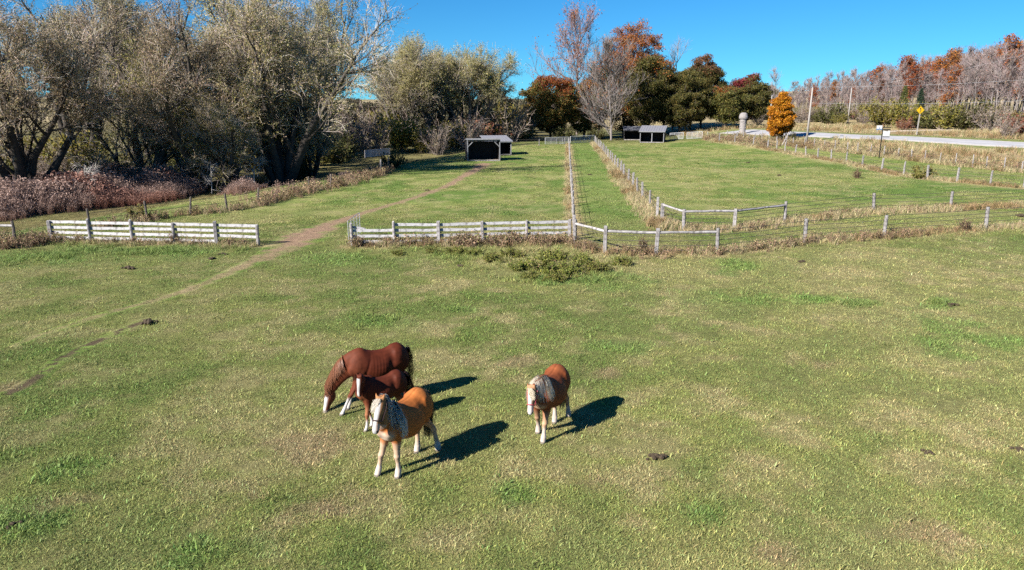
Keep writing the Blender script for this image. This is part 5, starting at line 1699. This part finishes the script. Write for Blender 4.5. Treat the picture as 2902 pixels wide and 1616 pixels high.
        j0 = rs.randn(mane_n, 3); j = lambda q: j0 * q * .9 + rs.randn(mane_n, 3) * q * .12
        p0 = B - Vv * .012 + j(.012)
        p1 = B + Vv * .006 + U * Wd * .5 + j(.008)
        p2 = B - Vv * .03 + U * (Wd * 1.0 + .004) + dn * ln * .22 + j(.009)
        p3 = B - Vv * .05 + U * (Wd * 1.14 + .016) + dn * ln * .62 + j(.012)
        p4 = B - Vv * .05 + U * (Wd * 1.16 + .035) + dn * ln * 1.0 + j(.018)
        P_ = np.stack([p0, p1, p2, p3, p4], 1)
        P_[:, 1:] = lay(P_[:, 1:].copy(), .012)
        c = np.array(mane_col) * (.78 + .3 * rs.rand(mane_n, 1))
        Vh, Qh, Ch = strands(rs, P_, mane_w, c, np.cross(cv[a], cu[a]))
        if mane_n > 1000:      # a smooth sheet of hair under the loose strands
            lo = 3.6; sp = [(lo, mane_flip * K, -mane_side), (mane_flip * K, K - .4, mane_side)] if mane_flip is not None else [(lo, K - .4, mane_side)]
            for i0, i1, sd_ in sp:
                nu, nv = 46, 9
                ii_ = np.linspace(i0, i1, nu); aa = np.minimum(ii_.astype(int), K - 1); ff = (ii_ - aa)[:, None]
                B_ = cp[aa] * (1 - ff) + cp[aa + 1] * ff; U_ = cu[aa] * sd_; V2 = cv[aa]; W2 = (cw[aa] * (1 + (st - 1) * .8))[:, None]
                lk_ = (mane_l * (.62 + .34 * rs.rand(nu)))[:, None]; dn_ = np.array((-.12, 0, -1.0))
                cols_ = [B_ - V2 * .01, B_ + V2 * .006 + U_ * W2 * .5, B_ - V2 * .03 + U_ * (W2 + .006) + dn_ * lk_ * .18]
                for q in np.linspace(.34, 1, nv - 3): cols_.append(B_ - V2 * .05 + U_ * (W2 * 1.14 + .014) + dn_ * lk_ * q)
                S_ = np.stack(cols_, 1); S_[:, 1:] = lay(S_[:, 1:].copy(), .010)
                b0 = len(Vh); ix = (np.arange(nu - 1)[:, None] * nv + np.arange(nv - 1)[None]).ravel() + b0
                Vh = np.concatenate([Vh, S_.reshape(-1, 3)]); Qh = np.concatenate([Qh, np.stack([ix, ix + 1, ix + nv + 1, ix + nv], 1)])
                Ch = np.concatenate([Ch, np.repeat(np.array(mane_col) * (.74 + .3 * rs.rand(nu, 1)), nv, 0)])
        part('mane', mesh_np('mane', Vh, Qh, attrs={'col': Ch}, mats=[M['hair']], smooth=True), t, local=True, scale=s)
        if fore:
            n = 520
            B = pv + hv * (.01 * L) + fv * .055 + lv * (rs.rand(n, 1) * .09 - .045)
            p0 = B - fv * .02; p1 = B + fv * .035 + hv * .02 + j_(rs, n, .008); ln = (.24 * (.35 + .75 * rs.rand(n)))[:, None]
            p2 = B + fv * .035 + hv * ln * .5 + lv * (.03 * mane_side) + j_(rs, n, .010); p3 = B + fv * .015 + hv * ln + lv * (.07 * mane_side) + j_(rs, n, .014)
            Vh, Qh, Ch = strands(rs, np.stack([p0, p1, p2, p3], 1), .006, (np.array(mane_col) * .75 + np.array((.0, -.02, -.05))) * (.6 + .5 * rs.rand(n, 1)), lv)
            part('forelock', mesh_np('forelock', Vh, Qh, attrs={'col': Ch}, mats=[M['hair']]), t, local=True, scale=s)
    # tail
    n = 520
    d0 = np.array((-.79, 0, 1.26)); B = d0 + rs.randn(n, 3) * np.array((.012, .028, .03)); ln = (tail_l * (.6 + .45 * rs.rand(n)))[:, None]
    spx = rs.randn(n, 3) * np.array((.05, .055, 0)) * tail_w
    p1 = B + np.array((-.055, 0, .0)) + spx * .3; p2 = B + np.array((-.085, 0, -.16)) + spx * .7
    p3 = B + np.array((-.07, 0, -.1)) + np.array((0, 0, -.5)) * ln + spx * 1.1; p4 = B + np.array((-.05, 0, -.12)) + np.array((0, 0, -.95)) * ln + spx * .8
    tc_ = np.array(tail_col) * (.6 + .7 * rs.rand(n, 1))
    Vh, Qh, Ch = strands(rs, np.stack([B, p1, p2, p3, p4], 1), .011, tc_, np.array((.3, 1.0, 0)))
    part('tail', mesh_np('tail', Vh, Qh, attrs={'col': Ch}, mats=[M['hair']]), t, local=True, scale=s)
    # eyes
    for sd in (-1, 1):
        c = poll + ha * (.27 * L) + la * (sd * .088 * k_) + fr * (-.018 * k_)
        m = MB().tube([tuple(c + la * (sd * q)) for q in (-.018, -.008, .006, .014, .019)], [.004, .016, .017, .010, .003], 10)
        part('eye', m.mesh('eye', M['eye'], smooth=True), t, local=True, scale=s)
    if halter:
        hm = noise_mat(name + '_halter', tuple(np.array(halter) * .8), halter, 20, rough=.7, bump=0)
        def ring(q, ww):
            i = min(range(len(hsec)), key=lambda k: abs((hsec[k][0] - poll).dot(ha) / L - q)); c, u, v, a, d = hsec[i]
            return [tuple(c + u * ((a + .012) * math.cos(w)) + v * ((d + .012) * math.sin(w))) for w in np.linspace(0, 2 * math.pi, 21)]
        m = MB(); m.tube(ring(.62, 0), .013, 5, cap=False); part('noseband', m.mesh('noseband', hm), t, local=True, scale=s)
        for sd in (-1, 1):
            m = MB(); m.tube([tuple(poll + ha * (q * L) + la * (sd * w * k_) + fr * (-.05)) for q, w in ((.62, .078), (.45, .092), (.28, .114), (.12, .11), (.02, .098))], .011, 5)
            part('cheek_strap', m.mesh('cheek_strap', hm), t, local=True, scale=s)
    return t


def j_(rs, n, q): return rs.randn(n, 3) * q


def mixv(c, k, f):
    f = np.clip(f, 0, 1)[:, None]
    return c * (1 - f) + np.array(k) * f


def blaze(col, H, width=.036, q0=.12, q1=1.1, n=0, muzzle=(.62, .5, .46), white=(.35, .335, .325)):
    inb = (H['q'] > q0) & (H['q'] < q1) & (H['f'] > -.035)
    w = width * (1 + .25 * np.sin(H['q'] * 6)) + n * .012
    f = inb * (1 - sstep(.75, 1.1, np.abs(H['l']) / w))
    return mixv(col, white, f)


def coat_gold(co, n, H):      # golden sorrel with cream legs, chest and belly
    z = co[:, 2]; x = co[:, 0]
    c = np.zeros((len(co), 3)) + np.array((0.300, 0.090, 0.021))
    c = mixv(c, (0.300, 0.110, 0.032), sstep(1.30, 1.45, z) * .5 * n * 2)
    c = mixv(c, (0.346, 0.250, 0.173), (1 - sstep(.58, .86, z + (n - .5) * .25)) * .9)
    c = mixv(c, (0.371, 0.288, 0.218), sstep(.50, .62, x) * (1 - sstep(.92, 1.12, z + (n - .5) * .3)) * .95)
    c = mixv(c, (0.320, 0.179, 0.096), (np.abs(z - .55) < .18) * (x < -.3) * .35)
    c = mixv(c, (0.397, 0.339, 0.288), (1 - sstep(.18, .32, z + (n - .5) * .1)) * .85)
    hd = H['q'] > -.1
    c = mixv(c, (0.243, 0.115, 0.048), hd * 1.0); c = mixv(c, (0.384, 0.294, 0.256), (H['q'] > .72) * .6)
    return blaze(c, H, .046, .10, 1.2, n)


def coat_red(co, n, H):       # red sorrel with paler legs
    z = co[:, 2]; x = co[:, 0]
    c = np.zeros((len(co), 3)) + np.array((0.165, 0.044, 0.015))
    c = mixv(c, (0.186, 0.061, 0.024), sstep(1.32, 1.46, z) * n)
    c = mixv(c, (0.352, 0.230, 0.141), (1 - sstep(.50, .80, z + (n - .5) * .2)) * .75)
    c = mixv(c, (0.384, 0.269, 0.179), sstep(.52, .62, x) * (1 - sstep(.85, 1.05, z + (n - .5) * .2)) * .8)
    c = mixv(c, (0.384, 0.333, 0.288), (1 - sstep(.25, .42, z + (n - .5) * .12)) * .8)
    hd = H['q'] > -.1
    c = mixv(c, (0.294, 0.160, 0.083), hd * .9); c = mixv(c, (0.371, 0.307, 0.275), (H['q'] > .64) * .85)
    return blaze(c, H, .040, .05, 1.2, n)


def coat_mare(co, n, H):      # dark chestnut
    z = co[:, 2]; x = co[:, 0]; y = co[:, 1]
    c = np.zeros((len(co), 3)) + np.array((0.068, 0.0145, 0.0062))
    c = mixv(c, (0.096, 0.026, 0.012), sstep(.2, .5, x) * .7)
    c = mixv(c, (0.064, 0.019, 0.013), (1 - sstep(.3, .8, z)) * (x < .3) * .5)
    c = mixv(c, (0.269, 0.192, 0.102), (np.abs(y) < .07) * sstep(-.66, -.74, x) * (z > 1.15) * .7)
    hd = H['q'] > -.1
    c = mixv(c, (0.128, 0.036, 0.015), hd * .8)
    c = mixv(c, (0.371, 0.346, 0.333), (1 - sstep(.33, .42, z + (n - .5) * .1)) * (x > .2) * (H['q'] < -.2))
    return blaze(c, H, .052, .10, 1.25, n)


def coat_foal(co, n, H):
    z = co[:, 2]; x = co[:, 0]; y = co[:, 1]
    c = np.zeros((len(co), 3)) + np.array((0.066, 0.015, 0.007))
    c = mixv(c, (0.173, 0.061, 0.023), sstep(.45, .6, x) * (1 - sstep(.9, 1.1, z)) * .9)
    c = mixv(c, (0.230, 0.096, 0.045), (1 - sstep(.55, .8, z)) * .7)
    c = mixv(c, (0.384, 0.352, 0.333), (1 - sstep(.22, .34, z + (n - .5) * .1)) * 1.0)
    return blaze(c, H, .044, .10, 1.25, n)


horse('chestnut mare grazing with lowered head, white blaze and a white fore sock', 1.06, (-.86, -.50), [(974, 1176), (990, 1160), (1146, 1142), (1172, 1114)], (934, 1101), .98, (920, 1184), coat_mare, mane_side=1, stout=.93,
      mane_col=(.19, .075, .036), mane_n=900, mane_l=.25, tail_col=(.05, .022, .016), tail_l=1.0, seed=1, muzzle_ground=True, face_yaw=.35, body_shift=-.08, ribs=.0018, mane_w=.013, fore=False)
horse('chestnut foal with a white blaze standing between the mare and the golden horse', .85, (-.80, -.60), [(1040, 1222), (1056, 1208), (1120, 1186), (1138, 1172)], (1020, 1066), .66, (1018, 1124), coat_foal, mane_side=-1, stout=.90,
      mane_col=(.12, .05, .03), mane_n=260, mane_l=.14, tail_col=(.16, .07, .04), tail_l=.55, seed=2, head_s=1.02, face_yaw=.45, fore=False, mane_w=.007)
horse('golden horse with a flaxen mane and cream legs, nearest of the group', 1.05, (-.45, -.89), [(1130, 1352), (1073, 1347), (1242, 1277), (1181, 1283)], (1079, 1130), .70, (1062, 1229), coat_gold, mane_side=1, stout=1.06,
      mane_col=(.74, .68, .60), mane_n=1500, mane_l=.58, tail_col=(.20, .13, .06), tail_l=.9, halter=(.05, .03, .03), seed=3, feather=.015, face_yaw=.1, head_s=1.03, body_shift=.04)
horse('red sorrel horse with a pale mane and pink halter standing apart on the right', 1.0, (-.42, -.91), [(1540, 1254), (1526, 1226), (1611, 1181), (1571, 1200)], (1507, 1099), .80, (1502, 1175), coat_red, mane_side=-1, stout=1.10,
      mane_col=(.72, .63, .50), mane_n=1100, mane_l=.40, mane_flip=.44, tail_col=(.25, .19, .09), tail_l=.9, halter=(.38, .06, .08), seed=4, feather=.015, body_shift=.12)
# ================================================================== reeds, weeds, bushes by the fences, dung piles
def in_poly(x, y, P_):
    ins = np.zeros(x.shape, bool); n = len(P_)
    for i in range(n):
        x0, y0 = P_[i][0], P_[i][1]; x1, y1 = P_[(i + 1) % n][0], P_[(i + 1) % n][1]
        c = ((y0 > y) != (y1 > y)) & (x < (x1 - x0) * (y - y0) / (y1 - y0 + 1e-12) + x0)
        ins ^= c
    return ins


def fill_poly(P_, n, rs):
    A = np.array([(p[0], p[1]) for p in P_]); lo, hi = A.min(0), A.max(0)
    q = lo + (hi - lo) * rs.rand(n, 2)
    return q[in_poly(q[:, 0], q[:, 1], A)]


M['reed'] = attr_mat('reed_stem', 'col', 0.75, 0.15, translucent=.2, instancer='gcol')
reed = []
for k in range(5):
    rs = np.random.RandomState(800 + k); n = 26
    c = np.array((.26, .15, .11)) * (.6 + .7 * rs.rand(n, 1)) * (1 + .05 * rs.randn(n, 3))
    Vb, Qb, Tb, Cb = blades(820 + k, n, .34, .9, 2.0, .026, .24, 3, c, .07)
    # seed plumes: small diamonds at the stem tops
    tips = Vb.reshape(n, 7, 3)[:, 6]
    tips = np.repeat(tips, 2, 0) + rs.randn(n * 2, 3) * np.array((.05, .05, .09))
    Vl, Ql = leaves(rs, tips, .085, -.8, 2.0)
    cl = np.array((.27, .185, .155)) * (.75 + .5 * rs.rand(len(tips), 1))
    reed.append(tuft_obj('reed_tuft', M['reed'], np.concatenate([Vb, Vl]), np.concatenate([Qb, Ql + len(Vb)]), Tb, np.concatenate([Cb, np.repeat(cl, 4, 0)])))
RP = [at(x, y) for x, y in ((-120, 640), (-120, 560), (0, 548), (120, 540), (330, 522), (470, 512), (580, 522), (600, 545), (520, 568), (400, 585), (250, 600), (110, 618), (20, 632))]
RP2 = [at(x, y) for x, y in ((600, 545), (640, 528), (720, 522), (760, 535), (700, 556), (620, 562))]
rs = np.random.RandomState(55)
q1 = fill_poly(RP, 9000, rs); q2 = fill_poly(RP2, 900, rs)
q3 = along(L_CREEK, 90, .9, rs, -1.0, .35, .95)
def edge_(q, R_, w): return sstep(0, w, seg_dist(q[:, 0], q[:, 1], list(R_) + [R_[0]])[0] + 1.2 * (fbm(q[:, 0] * .5, q[:, 1] * .5, 3, 83) - .5))
q1 = q1[edge_(q1, RP, 1.5) > rs.rand(len(q1)) * .9]; q2 = q2[edge_(q2, RP2, 1.5) > rs.rand(len(q2)) * .9]
P_ = np.concatenate([q1, q2, q3]); sc = np.concatenate([.35 + .72 * edge_(q1, RP, 4.0), .2 + .4 * edge_(q2, RP2, 2.5), np.full(len(q3), .42)])
sc = sc * (.35 + 1.1 * fbm(P_[:, 0] * .3, P_[:, 1] * .3, 3, 81)) * (.85 + .3 * rs.rand(len(P_))); n = len(P_)
cc = np.ones((n, 3)) * (.8 + .35 * rs.rand(n, 1)); m_ = fbm(P_[:, 0] * .2, P_[:, 1] * .2, 2, 82) > .55; cc[m_] *= np.array((.95, .75, .7))
gn_scatter('reeds', np.stack([P_[:, 0], P_[:, 1], terrain(P_[:, 0], P_[:, 1])], 1), np.stack([.08 * rs.randn(n), .08 * rs.randn(n), rs.rand(n) * 6.28], 1), np.stack([sc, sc, sc], 1), cc, rs.randint(0, 5, n), reed,
           'mass of reddish brown reeds with pale plumes below the willows', 'reeds')

# dead brown weed stalks at the foot of the fences
weed = []
for k in range(4):
    rs = np.random.RandomState(840 + k); n = 16
    c = np.array((.19, .125, .08)) * (.6 + .9 * rs.rand(n, 1))
    Vb, Qb, Tb, Cb = blades(860 + k, n, .2, .35, .95, .022, .35, 3, c, .05)
    T_ = Vb.reshape(n, 7, 3); j = rs.randint(0, n, 60); f = rs.rand(60, 1)
    tips = T_[j, 4] * (1 - f) + T_[j, 6] * f + rs.randn(60, 3) * .05
    Vl, Ql = leaves(rs, tips, .07, 0, 1.4)
    cl = palette(rs, 60, [(.20, .125, .08), (.30, .22, .14), (.12, .09, .06), (.15, .15, .05)], [2, 1, 1, 1])
    weed.append(tuft_obj('weed_tuft', M['reed'], np.concatenate([Vb, Vl]), np.concatenate([Qb, Ql + len(Vb)]), Tb, np.concatenate([Cb, np.repeat(cl, 4, 0)])))
rs = np.random.RandomState(56)
W_ = [(along(L_WHITE_C, 95, .28, rs, .12, 0, .98), .62), (along(L_WHITE_C, 55, .5, rs, .5, .45, 1.0), .75), (along(L_FRONT, 120, .35, rs, .25, 0, .62), .6), (along(L_SECOND, 90, .35, rs, .2, 0, .8), .55), (along(L_WHITE_L, 45, .2, rs, .1), .5),
      (along(L_CREEK, 120, .7, rs, 0, .3, 1.0), .95), (along(L_CREEK, 90, .5, rs, 0, .0, .4), .6), (along([at(-10, 705), at(60, 696), at(140, 684)], 70, .6, rs), .7), (along(L_ROADSIDE, 160, 1.2, rs, 1.0), 1.1), (along(L_PADDOCK_R, 60, .3, rs), .6), (along([at(2005, 394), at(2200, 418)], 90, .8, rs), 1.1)]
P_ = np.concatenate([p for p, _ in W_]); sc = np.concatenate([np.full(len(p), s) for p, s in W_]) * (.6 + .7 * rs.rand(len(P_))); n = len(P_)
gn_scatter('dead_weeds', np.stack([P_[:, 0], P_[:, 1], terrain(P_[:, 0], P_[:, 1])], 1), np.stack([.1 * rs.randn(n), .1 * rs.randn(n), rs.rand(n) * 6.28], 1), np.stack([sc * 1.15, sc * 1.15, sc], 1), np.ones((n, 3)) * (.7 + .8 * rs.rand(n, 1)), rs.randint(0, 4, n), weed,
           'dead brown weed stalks along the feet of the fences', 'weeds')

# green bushes below the corner of the fences
gb = [shrub(880 + k, .75, .7, [(.19, .21, .045), (.25, .24, .055), (.12, .16, .036), (.19, .14, .07)], [3, 2, 2, 1], 30, 13, .048, (.16, .12, .08), 14) for k in range(4)]
bl = [('yellow green bush below the corner of the white fence, largest of the low bushes', (1540, 770), 1.2), ('low green bush just left of the largest one below the fence corner', (1478, 765), .8), ('low green bush right of the largest one below the fence corner', (1612, 775), 1.0),
      ('small green bush at the left of the fence corner bushes', (1400, 740), .75), ('low bush under the middle of the white fence right of the path', (1290, 718), .7), ('low green bush nearest the rail fence corner', (1690, 770), .85), ('olive bush at the foot of the last white fence post', (1570, 735), .95),
      ('small olive bush below the rail fence', (1760, 752), .7), ('small green tuft bush left under the white fence', (1130, 722), .5), ('low yellow green bush right below the fence corner', (1500, 790), .6), ('small bush in front of the low bushes', (1575, 797), .7),
      ('small ragged bush against the middle of the fence right of the path', (1340, 722), .65), ('ragged olive bush between the fence and the largest low bush', (1450, 728), .8), ('ragged bush below the first rail of the corner', (1650, 745), .8), ('small ragged bush left of the fence corner bushes, close to the fence', (1225, 716), .5)]
for k, (lab, px, sc_) in enumerate(bl):
    plant('low_bush', gb[k % 4], lab, 'bush', at(*px), k * 1.1, sc_ * 1.15, 'bushes below the fence corner', 'stem', 'foliage', zs=.7)
rb = shrub(890, .8, .4, [(.15, .095, .06), (.12, .075, .05)], [1, 1], 12, 5, .05, (.15, .10, .07), 12)
for lab, px, sc_ in (('rust brown weed standing in front of the wire fence at right', (2738, 655), 1.0), ('rust brown weed against the white fence left of the path', (503, 690), .9), ('dark red weed behind the rails of the lane mouth', (1826, 706), .8), ('brown weed clump in the right paddock', (2432, 506), 1.2)):
    plant('dead_weed', rb, lab, 'weed', at(*px), 0, sc_, None, 'stem', 'foliage')
ol = shrub(892, 1.1, .8, [(.16, .15, .04), (.22, .18, .06)], [1, 1], 16, 8, .09, (.16, .12, .08), 14)
plant('low_bush', ol, 'olive bush against a post of the far right paddock fence', 'bush', at(2612, 507), 0, 1.3, None, 'stem', 'foliage')
plant('low_bush', ol, 'yellowish bush beside the second post of the creek fence', 'bush', at(400, 622), 2, .9, None, 'stem', 'foliage')
# pale dead limbs under the great willow, and a small bare tree in front of the willows
dl = bare_tree(893, 6, 1.0, 14, 7, 6, .15, (.36, .33, .30), (.40, .36, .33), 0, up=.02, trunk_r=.12, twl=.8, nter=3)
for lab, sx, D, sc_ in (('pale dead snag hanging under the great willow', 600, 68, .55), ('pale dead snag at the right foot of the great willow', 720, 70, .6), ('small bare sapling standing at the edge of the reeds', 245, 60, .62), ('pale twisted snag left under the great willow', 520, 70, .5)):
    plant('dead_snag', dl, lab, 'tree', gpx(sx, D), sx * .37, sc_)

# dung piles
M['dung'] = noise_mat('dung', (.026, .019, .012), (.075, .054, .034), 18, bump=.8, bump_d=.02)
def dung(seed, r):
    rs_ = random.Random(seed); bm = bmesh.new()
    for k in range(13):
        a = rs_.uniform(0, 6.28); d = r * (k / 13.0); s_ = r * rs_.uniform(.20, .34)
        bmesh.ops.create_icosphere(bm, subdivisions=1, radius=s_, matrix=Matrix.Translation((math.cos(a) * d * 1.3, math.sin(a) * d * .8, s_ * .45 + max(0, r - d) * .2)) @ Matrix.Diagonal((1.15, 1, .75, 1)))
    me = bpy.data.meshes.new('dung_pile'); bm.to_mesh(me); bm.free(); me.materials.append(M['dung']); return me
dm = [dung(k, .24) for k in range(4)]
dl_ = [('dark dung pile below the middle of the left white fence', (366, 762), 1.2), ('small dung pile below the right part of the left white fence', (601, 735), .9), ('smallest dung pile close to the left white fence', (631, 722), .8), ('dark dung pile beside the rut at left', (424, 918), 1.3),
       ('dark dung pile in the grass right of the horses', (1860, 1298), .8), ('small dung pile near the right edge of the pasture', (2632, 1285), .55), ('dung pile beside a green tuft at right', (2698, 868), 1.0), ('small dung pile below the white fence right of the path', (1307, 755), .8),
       ('small dung pile below the rail and wire fence', (2272, 743), .8), ('brown dung at the right edge of the photo', (2888, 1276), .6), ('dark dung at the lower left corner', (38, 1490), .5), ('dark dung pile in the left paddock beside the path', (1212, 541), 1.0),
       ('dark dung pile in the right paddock', (2208, 498), 1.2), ('dark dung spot in the middle of the right paddock', (2120, 462), 1.1), ('dung pile in the lane between the wire fences', (2895, 615), 1.6), ('dung pile in the lane beside its left fence', (1672, 496), 1.0)]
for k, (lab, px, sc_) in enumerate(dl_):
    p = at(*px); single('dung_pile', dm[k % 4], lab, 'dung', p, k * 1.7, scale=sc_)

# rough tall grass among the low bushes and along the fence foot
rough = []
for k in range(4):
    rs = np.random.RandomState(900 + k); n = 30
    rough.append(tuft_obj('rough_tuft', M['grass'], *blades(910 + k, n, .16, .10, .30, .011, .6, 3, tint(n, rs, .25, .25), .22)))
rs = np.random.RandomState(57)
A_ = [fill_poly([at(*q) for q in ((1180, 712), (1400, 706), (1640, 712), (1780, 735), (1760, 790), (1600, 812), (1420, 800), (1300, 750))], 1500, rs), along(L_FRONT, 500, .7, rs, .6), along(L_WHITE_C, 260, .5, rs, .5), along(L_WHITE_L, 420, .6, rs, .6), fill_poly([at(*q) for q in ((-60, 740), (300, 700), (560, 706), (540, 722), (250, 728), (-60, 765))], 700, rs)]
for k_, (cx, cy, r_) in enumerate(LUSH_SPOTS): A_.append(np.array((cx, cy)) + rs.randn(30 if k_ in (0, 1, 2, 3, 5, 7, 8, 15, 17) else 2, 2) * r_ * .5)
P_ = np.concatenate(A_); P_ = P_[fbm(P_[:, 0] * .9, P_[:, 1] * .9, 3, 91) > .40]; n = len(P_)
sc = .55 + .75 * rs.rand(n); gcl = gcol(P_[:, 0], P_[:, 1])
gcl = gcl * .75 + np.array((.13, .175, .045)) * .25
gn_scatter('rough_grass', np.stack([P_[:, 0], P_[:, 1], terrain(P_[:, 0], P_[:, 1])], 1), np.stack([.12 * rs.randn(n), .12 * rs.randn(n), rs.rand(n) * 6.28], 1), np.stack([sc, sc, sc], 1), gcl * (.8 + .5 * rs.rand(n, 1)), rs.randint(0, 4, n), rough,
           'rougher green grass in clumps and along the fence feet', 'grass')
